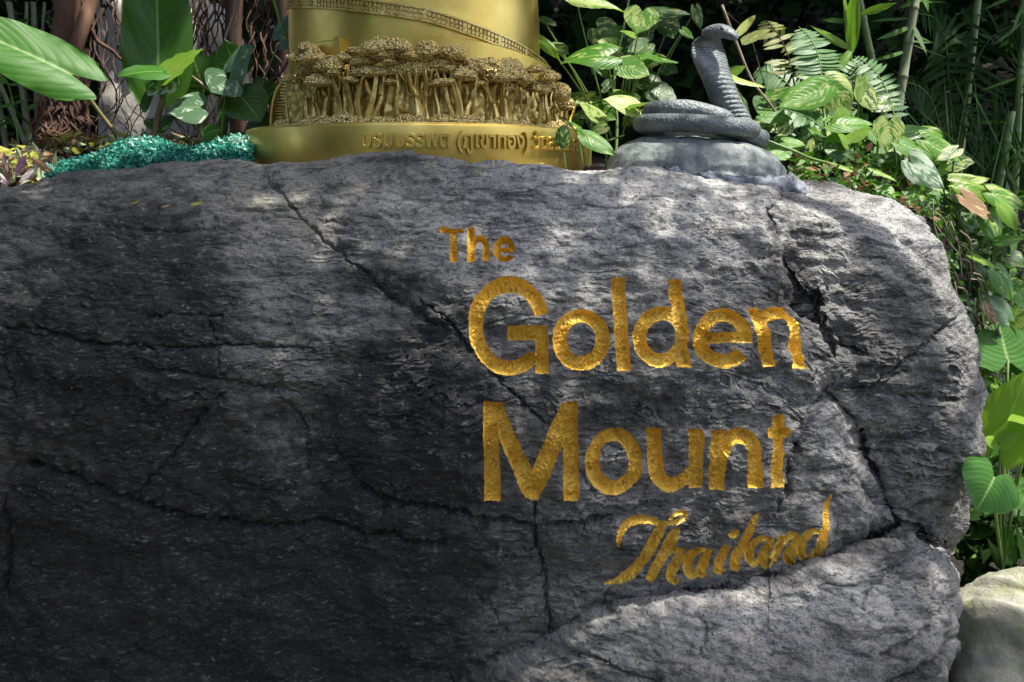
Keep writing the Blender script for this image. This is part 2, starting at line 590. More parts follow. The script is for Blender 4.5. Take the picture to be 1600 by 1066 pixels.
# cracks: (points, half width px, depth m)
CRACKS = [
    ([(412, 272), (440, 300), (468, 336), (500, 366), (545, 405), (572, 428)], 3.4, .016),
    ([(572, 428), (606, 462), (640, 482), (662, 494)], 5, .012),
    ([(655, 470), (700, 502), (740, 556), (776, 592), (830, 642), (862, 668)], 3.0, .014),
    ([(862, 668), (905, 735), (930, 775)], 2.5, .008),
    ([(30, 733), (110, 752), (200, 780), (300, 808), (360, 820), (440, 820), (500, 826), (560, 836), (640, 846), (690, 850)], 5.0, .024),
    ([(560, 768), (620, 788), (700, 802), (760, 815), (840, 821), (905, 814), (952, 806)], 5.5, .026),
    ([(838, 790), (836, 830), (845, 880), (855, 945), (862, 985)], 4.0, .024),
    ([(0, 512), (60, 514), (100, 526), (130, 536), (200, 541), (260, 545), (330, 541), (400, 540), (490, 546)], 3.6, .014),
    ([(326, 500), (336, 540), (352, 592)], 3.0, .012),
    ([(228, 496), (290, 490), (345, 494)], 2.5, .009),
    ([(240, 575), (330, 590), (400, 602), (470, 612)], 2.5, .009),
    ([(205, 778), (260, 722), (310, 652), (352, 612)], 3.0, .010),
    ([(0, 560), (12, 590), (22, 622)], 3.0, .012),
    ([(4, 780), (10, 860), (6, 930)], 5, .02),
    ([(395, 346), (450, 338), (490, 342), (540, 346)], 2.4, .009),
    ([(440, 292), (480, 290), (520, 288)], 2.0, .006),
    ([(1330, 622), (1380, 585), (1430, 548), (1480, 512), (1500, 490)], 3.5, .014),
    ([(1354, 618), (1390, 588), (1410, 575)], 3.0, .010),
    ([(1300, 600), (1360, 608), (1420, 618), (1500, 626)], 3.5, .010),
    ([(1330, 700), (1400, 712), (1470, 706), (1530, 716)], 4.0, .010),
    ([(1350, 760), (1390, 792), (1430, 806)], 4.0, .014),
    ([(1345, 948), (1368, 918), (1400, 892), (1425, 866), (1458, 856)], 2.6, .010),
    ([(880, 1018), (930, 1030), (975, 1052), (1030, 1068)], 3.5, .014),
    ([(1088, 960), (1102, 985), (1094, 1022)], 2.0, .007),
    ([(1380, 1022), (1440, 988), (1500, 930)], 4.5, .016),
    ([(1390, 1066), (1450, 1035), (1500, 990)], 4.5, .016),
    ([(1242, 690), (1228, 730), (1222, 770), (1210, 815)], 3.0, .014),
    ([(940, 946), (970, 900), (1000, 870)], 2.6, .008),
    ([(520, 700), (560, 760), (600, 790)], 2.6, .008),
    ([(420, 600), (470, 660), (480, 740)], 2.4, .008),
    ([(60, 330), (140, 345), (230, 350), (330, 360)], 3.0, .008),
    ([(640, 480), (665, 500), (690, 505)], 7, .014),
    ([(1255, 470), (1290, 510), (1322, 540), (1345, 552)], 4.0, .02),
    ([(700, 905), (760, 940), (800, 1000)], 2.6, .008),
]


def make_rock():
    # columns: dense where the letters stand
    cols = np.concatenate([np.arange(-640, -40, 14), np.arange(-40, 680, 1.75), np.arange(680, 1320, 1.0), np.arange(1320, 1545, 1.5)])
    un = (cols - cols[0]) / (1540.0 - cols[0])
    rows = np.concatenate([np.arange(1300, 1075, -12), np.arange(1075, 960, -2.0), np.arange(960, 340, -1.2), np.arange(340, 250, -1.6)])
    vn = (1300.0 - rows) / (1300.0 - 250.0)
    nu = int(np.sum(un <= 1.0))
    un = np.append(un[un < 1.0], 1.0)
    vn = np.append(vn[vn < 1.0], 1.0)
    U, Vv = np.meshgrid(un, vn)
    px = cols[0] + U * (1540.0 - cols[0])
    py0 = 1300 - Vv * 1050
    for _ in range(3):
        cr = np.interp(px, CREST[:, 0], CREST[:, 1])
        # squeeze only the upper part so that rows stay level over the letters
        k = np.clip((py0 - 250) / 300.0, 0, 1)
        py = py0 + (cr - 250) * (1 - k) ** 2
        R = np.interp(py, RIGHT[:, 0], RIGHT[:, 1])
        kx = np.clip((U * (1540 - cols[0]) + cols[0] - 1250) / 290.0, 0, 1)
        px = cols[0] + U * (1540.0 - cols[0]) + (R - 1540) * kx
    H, W = px.shape
    P2 = np.column_stack([px.ravel(), py.ravel()])
    # letters: distance field, then snap the grid onto the outlines
    D = np.full(len(P2), 1e9)
    ID = np.full(len(P2), -1)
    GR = np.zeros(len(P2), bool)
    for li, (ch, parts, groove) in enumerate(LET):
        allp = np.vstack([p[1] for p in parts])
        lo, hi = allp.min(0) - 26, allp.max(0) + 26
        sel = np.where((P2[:, 0] > lo[0]) & (P2[:, 0] < hi[0]) & (P2[:, 1] > lo[1]) & (P2[:, 1] < hi[1]))[0]
        Q = P2[sel]

        def f(X):
            return letter_sdf(X, parts) + 0.9 * noise2(X[:, 0] / 6.0, X[:, 1] / 6.0, 5) + 0.5 * noise2(X[:, 0] / 2.5, X[:, 1] / 2.5, 8)
        d = f(Q)
        near = np.abs(d) < 0.62
        qn = Q[near]
        for _ in range(2):
            e = 0.15
            dn = f(qn)
            gx = (f(qn + [e, 0]) - dn) / e
            gy = (f(qn + [0, e]) - dn) / e
            g2 = np.maximum(gx * gx + gy * gy, 0.3)
            st = np.clip(dn / g2, -0.7, 0.7)
            qn = qn - np.column_stack([gx, gy]) * st[:, None]
        Q[near] = qn
        d[near] = np.where(np.abs(f(qn)) < 0.25, 0.0, f(qn))
        P2[sel] = Q
        better = d < D[sel]
        D[sel[better]] = d[better]
        ID[sel[better]] = li
        GR[sel[better]] = groove
    px, py = P2[:, 0], P2[:, 1]
    y = interp2(px, py)
    cr = np.interp(px, CREST[:, 0], CREST[:, 1])
    R = np.interp(py, RIGHT[:, 0], RIGHT[:, 1])
    # rounded shoulders at the crest and the right end
    wc = np.interp(px, [0, 400, 600, 900, 1200, 1500], [60, 46, 38, 40, 34, 40])
    hc = np.interp(px, [0, 400, 600, 900, 1200, 1500], [.16, .12, .12, .14, .14, .16])
    t = np.clip((py - cr) / wc, 0, 1)
    y = y + hc * (1 - np.sqrt(np.clip(1 - (1 - t) ** 2, 0, 1)))
    t = np.clip((R - px) / 46.0, 0, 1)
    y = y + .13 * (1 - np.sqrt(np.clip(1 - (1 - t) ** 2, 0, 1)))
    # the separate blocks, pillowed against each other
    wob = 5 * noise2(px / 40, py / 40, 2) + 2.5 * noise2(px / 12, py / 12, 4)
    wo2 = 5 * noise2(px / 40, py / 40, 12)
    sel = px > 600
    Ps = np.column_stack([px[sel] + wob[sel], py[sel] + wo2[sel]])
    dB, dC, dD = (sdf_poly(Ps, r) for r in (REG_B, REG_C, REG_D))
    z0 = np.zeros(sel.sum())

    def side(d, amp_in, k_in, amp_out, k_out):
        return np.where(d < 0, amp_in * np.exp(d / k_in), amp_out * np.exp(-np.maximum(d, 0) / k_out))
    dy = side(dB, .085, 34, .10, 30) * 0.8 + .035 * sstep(10, -30, dB)
    dy += side(dC, .035, 16, .02, 9) * sstep(1200, 1250, px[sel]) * np.where(dB < 0, 0.4, 1.0) - .012 * sstep(6, -20, dC)
    fadeD = sstep(640, 800, px[sel])
    dy += side(dD, .05, 20, .065, 22) * fadeD * np.where(px[sel] > 1200, 0.75, 1.0) - .04 * sstep(5, -40, dD) * fadeD
    y[sel] += dy
    # cracks
    crk = np.zeros(len(px))
    for pts, hw, dep in CRACKS:
        c = cspline(pts, len(pts) * 5)
        lo, hi = c.min(0) - 40, c.max(0) + 40
        s2 = np.where((px > lo[0]) & (px < hi[0]) & (py > lo[1]) & (py < hi[1]))[0]
        q = np.column_stack([px[s2] + 4.0 * noise2(px[s2] / 14, py[s2] / 14, 31) + 2.6 * noise2(px[s2] / 5, py[s2] / 5, 32), py[s2] + 4.0 * noise2(px[s2] / 14, py[s2] / 14, 37) + 2.6 * noise2(px[s2] / 5, py[s2] / 5, 38)])
        d = seg_dist(q, c[:-1], c[1:])
        wv = hw * (0.8 + 0.9 * noise2(px[s2] / 16, py[s2] / 16, 41))
        g = dep * np.exp(-(d / np.maximum(wv, 0.8)) ** 2) + dep * 0.35 * np.exp(-d / (hw * 3.5))
        crk[s2] = np.maximum(crk[s2], g)
    P = at_np(px, py, y).reshape(H, W, 3)

    def normals(G):
        du = np.gradient(G, axis=1)
        dv = np.gradient(G, axis=0)
        nn = np.cross(du, dv)
        return nn / (np.linalg.norm(nn, axis=2)[:, :, None] + 1e-12)
    Nn = normals(P).reshape(-1, 3)
    flip = np.sign(-np.median(Nn[:, 1]))
    Nn *= flip
    PP = P.reshape(-1, 3)
    a = PP[:, 0] + 0.5 * PP[:, 1]
    b = PP[:, 2] + 0.8 * PP[:, 1]
    # bedding direction: level at left, dipping on the right blocks
    dip = np.zeros(len(px))
    dip[sel] = np.where(dD < 0, 0.35 * sstep(1150, 1450, px[sel]), np.where(dB < 0, .05, 0))
    b2 = b - dip * a + 0.02 * fbm(a * 2.5, b * 2.5, 2, 50)
    amp = np.interp(py, [250, 330, 430, 560, 1066], [.25, .36, .55, 1.0, 1.0])
    smoothD = np.ones(len(px))
    smoothD[sel] = np.where(dD < 0, np.where(px[sel] > 1380, 0.8, 0.26), np.where(dC < 0, 0.42, 1.0))
    amp = amp * smoothD * (0.6 + 0.7 * sstep(-.3, .5, noise2(a * 5, b * 5, 61)))
    edge = sstep(4, 55, py - np.interp(px, CREST[:, 0], CREST[:, 1])) * sstep(2, 40, np.interp(py, RIGHT[:, 0], RIGHT[:, 1]) - px)
    amp = amp * (0.25 + 0.75 * edge)
    h = 0.022 * fbm(a * 4, b * 5, 3, 20) + 0.011 * fbm(a * 11, b * 15, 3, 24) * (.4 + .6 * edge)
    saw = lambda x: 1 - (x - np.floor(x))
    rough = fbm(a * 6, b * 9, 4, 70, .6)
    g1 = sstep(-.15, .45, noise2(a * 7, b2 * 20, 30) + .35 * noise2(a * 22, b2 * 50, 31))
    g2 = sstep(-.25, .35, noise2(a * 12, b2 * 30, 33))
    g3 = sstep(-.1, .5, noise2(a * 9, b * 9, 34))
    l1 = saw(b2 * 34 + 1.3 * rough + .35 * noise2(a * 30, b * 34, 72))
    l2 = saw(b2 * 92 + 1.7 * rough + .5 * noise2(a * 34, b * 50, 73))
    h = h + amp * (0.0085 * (l1 - .5) * g1 + 0.0045 * (l2 - .5) * g2)
    pit = noise2(a * 70, b * 85, 39) + .5 * noise2(a * 150, b * 170, 40)
    h = h - (.35 + .65 * amp) * 0.0065 * sstep(.25, .85, pit) * g3
    h = h + amp * 0.0030 * noise2(a * 34, b * 48, 41) + 0.0013 * noise2(a * 150, b * 190, 44) + 0.0022 * noise2(a * 60, b * 60, 47) * (1.25 - amp)
    inl = D < 0
    nearl = np.exp(-np.maximum(D, 0) / 7.0)
    h = h - crk * np.where(inl, 0.25, 1.0)
    # carve
    bas = h.copy()
    flat_h = 0.022 * fbm(a * 4, b * 5, 3, 20) + 0.011 * fbm(a * 11, b * 15, 3, 24)
    h = np.where(D < 60, h * (1 - 0.55 * nearl) + flat_h * 0.55 * nearl, h)
    dep = np.where(GR, 0.021 * np.clip(-D / 8.5, 0, 1) ** 0.8, 0.023 * sstep(-.6, 4.4, -D))
    lump = 0.0040 * noise2(px / 6, py / 6, 91) + 0.0036 * noise2(px / 3.4, py / 3.4, 93)
    floor = flat_h - crk * .3 - dep + np.where(GR, 0.3, 1.0) * lump * sstep(1, 5, -D)
    h = np.where(inl, floor, h)
    Q = PP + Nn * h[:, None]
    global ROCK_PX, ROCK_Q
    ROCK_PX, ROCK_Q = np.column_stack([px, py]), Q.copy()
    # colour masks
    nz = fbm(a * 2.5, b * 2.5, 4, 80)
    bl = lambda cx, cy, rx, ry: np.exp(-(((px - cx) / rx) ** 2 + ((py - cy) / ry) ** 2))
    warm = np.clip(bl(440, 340, 170, 90) * .9 + bl(600, 320, 90, 60) * .5 + bl(1330, 380, 110, 90) * .45 + nz * .15, 0, 1) * .9
    pale = np.clip(bl(950, 340, 290, 110) * 1.1 + bl(1390, 360, 110, 70) * .8 + bl(1290, 690, 60, 100) * .9 + bl(1000, 1000, 240, 70) * .7 + bl(1250, 930, 240, 60) * .8  # pale stone zones; the right block's spot also brightens its sun patch
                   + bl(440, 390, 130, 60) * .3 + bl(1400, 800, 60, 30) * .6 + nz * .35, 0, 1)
    stain_shade = np.clip(0.22 + .85 * sstep(420, 950, py) * sstep(920, 480, px) + bl(240, 420, 130, 110) * .9 + bl(560, 430, 90, 40) * .6 + bl(640, 560, 110, 110) * .6  # biofilm patches plus lower-left shade painted into the mask
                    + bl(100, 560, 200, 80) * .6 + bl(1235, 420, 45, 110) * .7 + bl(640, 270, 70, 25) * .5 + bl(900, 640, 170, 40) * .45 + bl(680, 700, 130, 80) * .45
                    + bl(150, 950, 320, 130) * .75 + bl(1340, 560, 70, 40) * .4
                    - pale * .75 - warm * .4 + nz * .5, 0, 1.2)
    # crest and right-end skirts
    Q = Q.reshape(H, W, 3)
    top = Q[-1]
    sk = []
    for dyy, dz in ((.03, .002), (.09, -.004), (.22, -.012), (.5, -.02), (.95, -.05), (1.0, -.9), (1.0, -1.5)):
        r = top + np.array([0, dyy, dz])
        r[:, 2] += 0.006 * noise2(r[:, 0] * 12, r[:, 1] * 12, 55) if dyy < .9 else 0
        sk.append(r)
    G = np.concatenate([Q, np.stack(sk)], 0)
    rc = G[:, -1]
    sk = []
    for dxx, dyy in ((.008, .03), (.012, .09), (.0, .22), (-.06, .5), (-.2, .9)):
        r = rc + np.array([dxx, dyy, 0])
        r[:, 0] += 0.012 * noise2(r[:, 1] * 9, r[:, 2] * 9, 56)
        sk.append(r)
    G = np.concatenate([G, np.stack(sk, 1)], 1)
    lc = G[:, 0]
    sk = [lc + np.array([dx, dyy, 0]) for dx, dyy in ((-.1, 1.2), (-.06, .5), (-.02, .15))]
    G = np.concatenate([np.stack(sk, 1), G], 1)
    H2, W2 = G.shape[:2]

    def ext(arr, fill=0.0):
        A = np.full((H2, W2), fill)
        A[:H, 3:3 + W] = np.asarray(arr, float).reshape(H, W)
        A[H:, 3:3 + W] = A[H - 1, 3:3 + W]
        A[:, 3 + W:] = A[:, 2 + W][:, None]
        A[:, :3] = A[:, 3][:, None]
        return A.ravel()
    warm, pale, stain_shade = ext(warm), ext(pale), ext(stain_shade)
    Dg = np.full((H2, W2), 1e9)
    Dg[:H, 3:3 + W] = D.reshape(H, W)
    IDg = np.full((H2, W2), -1)
    IDg[:H, 3:3 + W] = ID.reshape(H, W)
    idx = np.arange(H2 * W2).reshape(H2, W2)
    quads = np.stack([idx[:-1, :-1], idx[:-1, 1:], idx[1:, 1:], idx[1:, :-1]], -1).reshape(-1, 4)
    Df = Dg.ravel()[quads]
    inn = (Df.mean(1) < 0) & (Df.max(1) < 1.2)
    G = G.reshape(-1, 3)
    base = empty('carved_boulder', (0.1, 0.25, 0))
    tag(base, 'huge dark grey boulder carved with gold lettering, carrying the golden tower and the cobra', 'boulder')

    def sub(mask, name, mat, attrs=True, parent=base):
        q = quads[mask]
        used, inv = np.unique(q.ravel(), return_inverse=True)
        at_ = {'warm': warm[used], 'pale': pale[used], 'stain': stain_shade[used]} if attrs else None
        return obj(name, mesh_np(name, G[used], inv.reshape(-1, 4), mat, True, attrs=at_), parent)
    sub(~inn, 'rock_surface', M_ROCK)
    idf = IDg.ravel()[quads]
    idq = np.max(np.where(Df <= 0, idf, -1), 1)
    for li, (ch, parts, groove) in enumerate(LET):
        m = inn & (idq == li)
        if m.any():
            o = sub(m, 'carved_letter', M_GOLDPAINT, False)
            o['label'] = 'gold painted letter %s carved into the boulder' % ch
    return base


ROCK = make_rock()


def on_rock(px, py):
    i = int(np.argmin((ROCK_PX[:, 0] - px) ** 2 + (ROCK_PX[:, 1] - py) ** 2))
    return Vector(ROCK_Q[i])

# ------------------------------------------------------------------ ground and bank
def mat_soil():
    n = N('dark_soil')
    co = n.coord()
    c = n.ramp(n.noise(co, 9.0, 6, 0.7), [(0.3, (0.010, 0.008, 0.006)), (0.6, (0.020, 0.015, 0.010)), (0.8, (0.045, 0.033, 0.022))])
    return n.done(n.principled(Base_Color=c, Roughness=0.95, Normal=n.bump(n.noise(co, 40, 5, .7), .9, .03)))


M_SOIL = mat_soil()


def mat_paving():
    n = N('worn_paving')
    co = n.coord()
    c = n.ramp(n.noise(co, 3.0, 6, 0.7), [(0.3, (0.045, 0.042, 0.038)), (0.7, (0.09, 0.083, 0.075))])
    return n.done(n.principled(Base_Color=c, Roughness=0.9, Normal=n.bump(n.noise(co, 60, 4, .7), .5, .01)))


g = obj('ground', mesh_np('ground', [(-200, -200, -0.3), (200, -200, -0.3), (200, 200, -0.3), (-200, 200, -0.3)], [(0, 1, 2, 3)], mat_paving(), False))
tag(g, 'worn grey ground in front of the boulder', 'ground', kind='structure')


def bank_z(x, y):
    x = np.asarray(x, float)
    y = np.asarray(y, float)
    yf = 0.52 + 0.6 * np.clip(x - 1.0, 0, 3)
    wid = 0.28 + 0.7 * np.clip(x - 0.95, 0, 2)
    top = 1.44 - 0.10 * sstep(0.55, 1.1, x)
    S_ = sstep(0, 1, (y - yf) / wid)
    z = top * S_ - .38 * (1 - S_)
    z = z + 0.05 * np.clip(y - 1.2, 0, 2) + 3.4 * sstep(4.2, 7.5, y) + 2.5 * sstep(4.0, 8.0, -x)
    z = z + 0.025 * fbm(x * 2.5, y * 2.5, 3, 7) + 0.012 * noise2(x * 11, y * 11, 9)
    return z - 0.10 + 0.15 * sstep(-0.9, -0.1, y) - .5 * sstep(1.1, .9, x) * sstep(.5, .3, y)


def make_bank():
    xs = np.concatenate([np.linspace(-14, -2.6, 40), np.linspace(-2.5, 3.0, 160), np.linspace(3.1, 14, 40)])
    ys = np.concatenate([np.linspace(-0.9, 2.5, 130), np.linspace(2.55, 12, 60)])
    X, Y = np.meshgrid(xs, ys)
    Z = bank_z(X, Y)
    H, W = X.shape
    idx = np.arange(H * W).reshape(H, W)
    q = np.stack([idx[:-1, :-1], idx[:-1, 1:], idx[1:, 1:], idx[1:, :-1]], -1).reshape(-1, 4)
    return tag(obj('soil_bank', mesh_np('soil_bank', np.stack([X, Y, Z], -1).reshape(-1, 3), q, M_SOIL)),
               'dark planted soil bank rising behind the boulder', 'bank', kind='structure')


make_bank()

# ------------------------------------------------------------------ golden tower model
AX = Vector((at(661, 257, 1.01).x, 1.01, 0))


def on_cyl(px, py, r):
    """angle and height where the line of sight of a pixel meets the tower's drum of radius r"""
    p0 = Vector((0, CAM_Y, CAM_Z))
    d = at(px, py, 1.0) - p0
    ox, oy = p0.x - AX.x, p0.y - AX.y
    A = d.x ** 2 + d.y ** 2
    B = 2 * (ox * d.x + oy * d.y)
    C = ox * ox + oy * oy - r * r
    disc = B * B - 4 * A * C
    t = (-B - math.sqrt(disc)) / (2 * A) if disc > 0 else -B / (2 * A)
    p = p0 + d * t
    return math.atan2(p.x - AX.x, -(p.y - AX.y)), p.z


def cyl(phi, r, z):
    return Vector((AX.x + r * math.sin(phi), AX.y - r * math.cos(phi), z))


def mat_gold():
    n = N('polished_gold_lacquer')
    co = n.coord()
    big = n.noise(co, 5.0, 4, 0.6)
    c = n.ramp(big, [(0.3, (0.56, 0.39, 0.085)), (0.6, (0.70, 0.51, 0.135)), (0.8, (0.78, 0.60, 0.19))])
    sp = n.ramp(n.noise(co, 60.0, 5, 0.6), [(0.24, 1.0), (0.33, 0.0)])
    c = n.mix(n.math('MULTIPLY', sp, 0.5), c, (0.16, 0.11, 0.03))
    r = n.ramp(n.noise(co, 12.0, 4, 0.6), [(0.3, 0.31), (0.7, 0.43)])
    return n.done(n.principled(Base_Color=c, Metallic=0.9, Roughness=r, Normal=n.bump(n.noise(co, 9, 3, .5), .10, .02)))


def mat_gold_relief():
    n = N('cast_gold_relief')
    co = n.coord()
    big = n.noise(co, 16.0, 5, 0.6)
    c = n.ramp(big, [(0.3, (0.45, 0.30, 0.075)), (0.55, (0.64, 0.48, 0.16)), (0.75, (0.74, 0.58, 0.25))])
    sp = n.ramp(n.noise(co, 40.0, 5, 0.7), [(0.30, 1.0), (0.46, 0.0)])
    c = n.mix(n.math('MULTIPLY', sp, 0.7), c, (0.11, 0.065, 0.018))
    return n.done(n.principled(Base_Color=c, Metallic=0.8, Roughness=0.33, Normal=n.bump(n.noise(co, 90, 4, .6), .35, .008)))


def mat_gold_crown():
    n = N('knobbly_cast_gold')
    co = n.node('NewGeometry').outputs['Position']
    v = n.node('TexVoronoi', {'Vector': co, 'Scale': 150.0}).outputs['Distance']
    nz = n.noise(co, 60.0, 4, .6)
    c = n.ramp(n.math('ADD', n.math('MULTIPLY', v, .55), n.math('MULTIPLY', nz, .5)), [(0.34, (0.88, 0.74, 0.38)), (0.60, (0.66, 0.50, 0.18)), (0.82, (0.16, 0.10, 0.03))])
    b = n.bump(n.math('SUBTRACT', 1.0, v), .9, .010)
    return n.done(n.principled(Base_Color=c, Metallic=0.7, Roughness=0.36, Normal=b))


M_CROWNGOLD = mat_gold_crown()
M_GOLD = mat_gold()
M_RELIEF = mat_gold_relief()


def make_tower():
    root = empty('golden_tower_model', (AX.x, AX.y, 1.5))
    tag(root, 'gold model tower ringed by sculpted trees on a round inscribed plinth', 'statue')
    NP = 128

    def lathe(name, prof, mat, fn=None, closed=True):
        """prof: list of (r, z) ; fn(phi, k, r, z) -> (r, z)"""
        V, F = [], []
        for k, (r, z) in enumerate(prof):
            for i in range(NP):
                ph = 2 * math.pi * i / NP - math.pi
                r2, z2 = fn(ph, k, r, z) if fn else (r, z)
                V.append(tuple(cyl(ph, r2, z2)))
        for k in range(len(prof) - 1):
            for i in range(NP):
                j = (i + 1) % NP
                F.append((k * NP + i, k * NP + j, (k + 1) * NP + j, (k + 1) * NP + i))
        F.append(tuple(range(NP)))
        F.append(tuple((len(prof) - 1) * NP + i for i in range(NP))[::-1])
        return obj(name, mesh_np(name, V, F, mat), root)
    zt = 1.606
    lathe('plinth', [(.582, 1.44), (.588, 1.447), (.588, zt - .01), (.585, zt - .003), (.578, zt)], M_GOLD)
    zb = lambda ph: float(np.interp(ph, [-3.14, -.96, .14, .6, 1.08, 1.57, 3.14], [2.14, 1.99, 1.918, 1.870, 1.826, 1.80, 1.66]))
    lathe('lower_tier', [(.447, zt - .02), (.445, zt + .02), (.430, 0), (.430, 1), (.40, 2)], M_GOLD,
          lambda ph, k, r, z: (r, z) if k < 2 else (r, zb(ph) - .004 if k == 2 else (zb(ph) + .0 if k == 3 else zb(ph) + .004)))
    lathe('upper_tier', [(.412, 1.60), (.405, 1.95), (.385, 2.25), (.36, 2.45), (.37, 2.46), (.37, 2.50), (.30, 2.51), (.24, 2.62), (.20, 2.70), (.10, 2.78), (.05, 2.9), (.012, 3.15)], M_GOLD)

    # spiral parapet: plain rails with rows of small cast panels between
    def rail(name, r0, r1, z0, z1, p0=-2.2, p1=2.4, n=150):
        V, F = [], []
        for i in range(n):
            ph = p0 + (p1 - p0) * i / (n - 1)
            for (r, z) in ((r0, z0), (r1, z0), (r1, z1), (r0, z1)):
                V.append(tuple(cyl(ph, r, zb(ph) + z)))
        for i in range(n - 1):
            for a in range(4):
                b = (a + 1) % 4
                F.append((i * 4 + a, i * 4 + b, i * 4 + 4 + b, i * 4 + 4 + a))
        return obj(name, mesh_np(name, V, F, M_RELIEF, False), root)
    rail('parapet_rail', .425, .440, -.022, -.017)
    rail('parapet_rail', .425, .440, .010, .015)
    rail('parapet_wall', .424, .432, -.017, .010)
    mb = MB()
    ph, i = -1.75, 0
    while ph < 2.0:
        w = .0042
        wide = (i % 9 == 0)
        for (dz0, dz1, rr) in ((-.016, .009, .4385),) if wide else ((-.015, -.006, .437), (-.002, .008, .4375)):
            ww = w * (1.5 if wide else 1.0)
            c = [cyl(ph + s * ww / .43, r, zb(ph) + dz) for r in (.428, rr) for (s, dz) in ((-1, dz0), (1, dz0), (1, dz1), (-1, dz1))]
            mb.add([tuple(v) for v in c], [(4, 5, 6, 7), (0, 1, 5, 4), (1, 2, 6, 5), (2, 3, 7, 6), (3, 0, 4, 7)])
        ph += .030
        i += 1
    mb.build('parapet_panels', M_RELIEF, root, False)

    # ramp walls on the lower tier
    def ramp_wall(pts, thick, name='ramp_wall'):
        pts = [on_cyl(px, py, .447) for px, py in pts]
        phs = np.array([p[0] for p in pts])
        zs = np.array([p[1] for p in pts])
        n = 30
        V, F = [], []
        for i in range(n):
            ph = phs[0] + (phs[-1] - phs[0]) * i / (n - 1)
            z = float(np.interp(ph, phs, zs))
            for (r, zz) in ((.42, 1.62), (.447 + thick, 1.62), (.447 + thick, z - .003), (.447 + thick - .003, z), (.42, z)):
                V.append(tuple(cyl(ph, r, zz)))
        for i in range(n - 1):
            for a in range(5):
                b = (a + 1) % 5
                F.append((i * 5 + a, i * 5 + b, i * 5 + 5 + b, i * 5 + 5 + a))
        F += [tuple(range(5))[::-1], tuple((n - 1) * 5 + k for k in range(5))]
        return obj(name, mesh_np(name, V, F, M_GOLD, False), root)
    ramp_wall([(656, 54), (700, 57), (750, 65), (800, 79), (840, 96), (856, 104)], .012)
    ramp_wall([(494, 67), (512, 64), (534, 62)], .010)
    ramp_wall([(526, 59), (534, 59)], .014, 'ramp_post')
    ramp_wall([(652, 53), (658, 54)], .016, 'ramp_post')

    # relief behind the trees: crumpled cast wall
    rw = lambda ph: float(np.interp(ph, [-1.7, -1.2, -.6, 0, 1.2, 1.7], [.452, .458, .478, .490, .505, .51]))
    nphi, nz = 320, 46
    PH = np.linspace(-2.3, 2.3, nphi)
    TT = np.linspace(0, 1, nz)
    V = []
    zz_top = lambda ph: float(np.interp(ph, [-1.6, -1, 0, .8, 1.5], [1.80, 1.80, 1.785, 1.745, 1.715]))
    for j, t in enumerate(TT):
        zz = zt - .01 + t * np.array([zz_top(p) - zt + .01 for p in PH])
        r = np.array([rw(p) for p in PH])
        fold = 0.012 * ridged(PH * 16 + .5 * noise2(PH * 9, zz * 12, 3), zz * 4, 5) + 0.008 * noise2(PH * 34, zz * 14, 8) + .004 * noise2(PH * 70, zz * 60, 9)
        r = r + fold * (1 - t ** 6) - 0.012 - 0.05 * t ** 8
        V += [tuple(cyl(p, rr, z)) for p, rr, z in zip(PH, r, zz)]
    idx = np.arange(nphi * nz).reshape(nz, nphi)
    q = np.stack([idx[:-1, :-1], idx[:-1, 1:], idx[1:, 1:], idx[1:, :-1]], -1).reshape(-1, 4)
    obj('relief_wall', mesh_np('relief_wall', V, q, M_RELIEF), root)

    # cauliflower crowns
    def crown_mesh(seed):
        r0 = np.random.default_rng(seed)
        nu, nv = 96, 52
        u = np.linspace(0, 2 * math.pi, nu, endpoint=False)
        v = np.linspace(0.02, math.pi - .02, nv)
        Uu, Vv = np.meshgrid(u, v)
        D = np.stack([np.sin(Vv) * np.cos(Uu), np.sin(Vv) * np.sin(Uu), np.cos(Vv)], -1).reshape(-1, 3)
        big = r0.normal(size=(16, 3)); big /= np.linalg.norm(big, axis=1)[:, None]
        small = r0.normal(size=(170, 3)); small /= np.linalg.norm(small, axis=1)[:, None]
        b1 = np.sqrt(np.clip(1 - ((1 - D @ big.T) / .22) , 0, 1)).max(1)
        b2 = np.sqrt(np.clip(1 - ((1 - D @ small.T) / .015), 0, 1)).max(1)
        rad = .70 + .19 * b1 + .13 * b2
        X = D * rad[:, None]
        X[:, 2] = np.where(X[:, 2] < 0, X[:, 2] * .45, X[:, 2])
        idx = np.arange(nu * nv).reshape(nv, nu)
        q = np.stack([idx[:-1], np.roll(idx[:-1], -1, 1), np.roll(idx[1:], -1, 1), idx[1:]], -1).reshape(-1, 4)
        return mesh_np('tree_crown', X, q[:, ::-1], M_CROWNGOLD)
    crowns = [crown_mesh(s) for s in range(5)]
    CR = [(472, 72, 26, 20), (485, 86, 40, 28), (462, 106, 26, 24), (497, 124, 50, 22), (512, 98, 50, 28), (543, 76, 22, 14), (588, 70, 60, 30), (565, 92, 50, 16),
          (573, 109, 66, 20), (622, 70, 42, 24), (640, 102, 70, 34), (608, 94, 22, 14), (668, 74, 38, 28), (692, 92, 58, 36), (725, 114, 38, 22), (748, 101, 40, 28),
          (752, 126, 32, 18), (788, 108, 70, 38), (828, 120, 34, 22), (850, 134, 40, 22), (872, 142, 38, 30), (826, 150, 42, 20), (884, 160, 22, 24), (602, 82, 40, 20),
          (655, 84, 34, 20), (708, 80, 40, 24), (768, 95, 26, 18), (806, 98, 40, 24), (855, 118, 30, 18), (530, 86, 30, 20), (448, 122, 20, 16), (640, 84, 26, 16),
          (735, 94, 28, 16), (838, 106, 26, 16), (520, 112, 26, 14), (866, 130, 24, 16), (460, 88, 24, 18), (700, 106, 30, 14), (608, 126, 22, 10), (690, 128, 40, 12), (802, 136, 44, 18), (545, 122, 26, 12)]
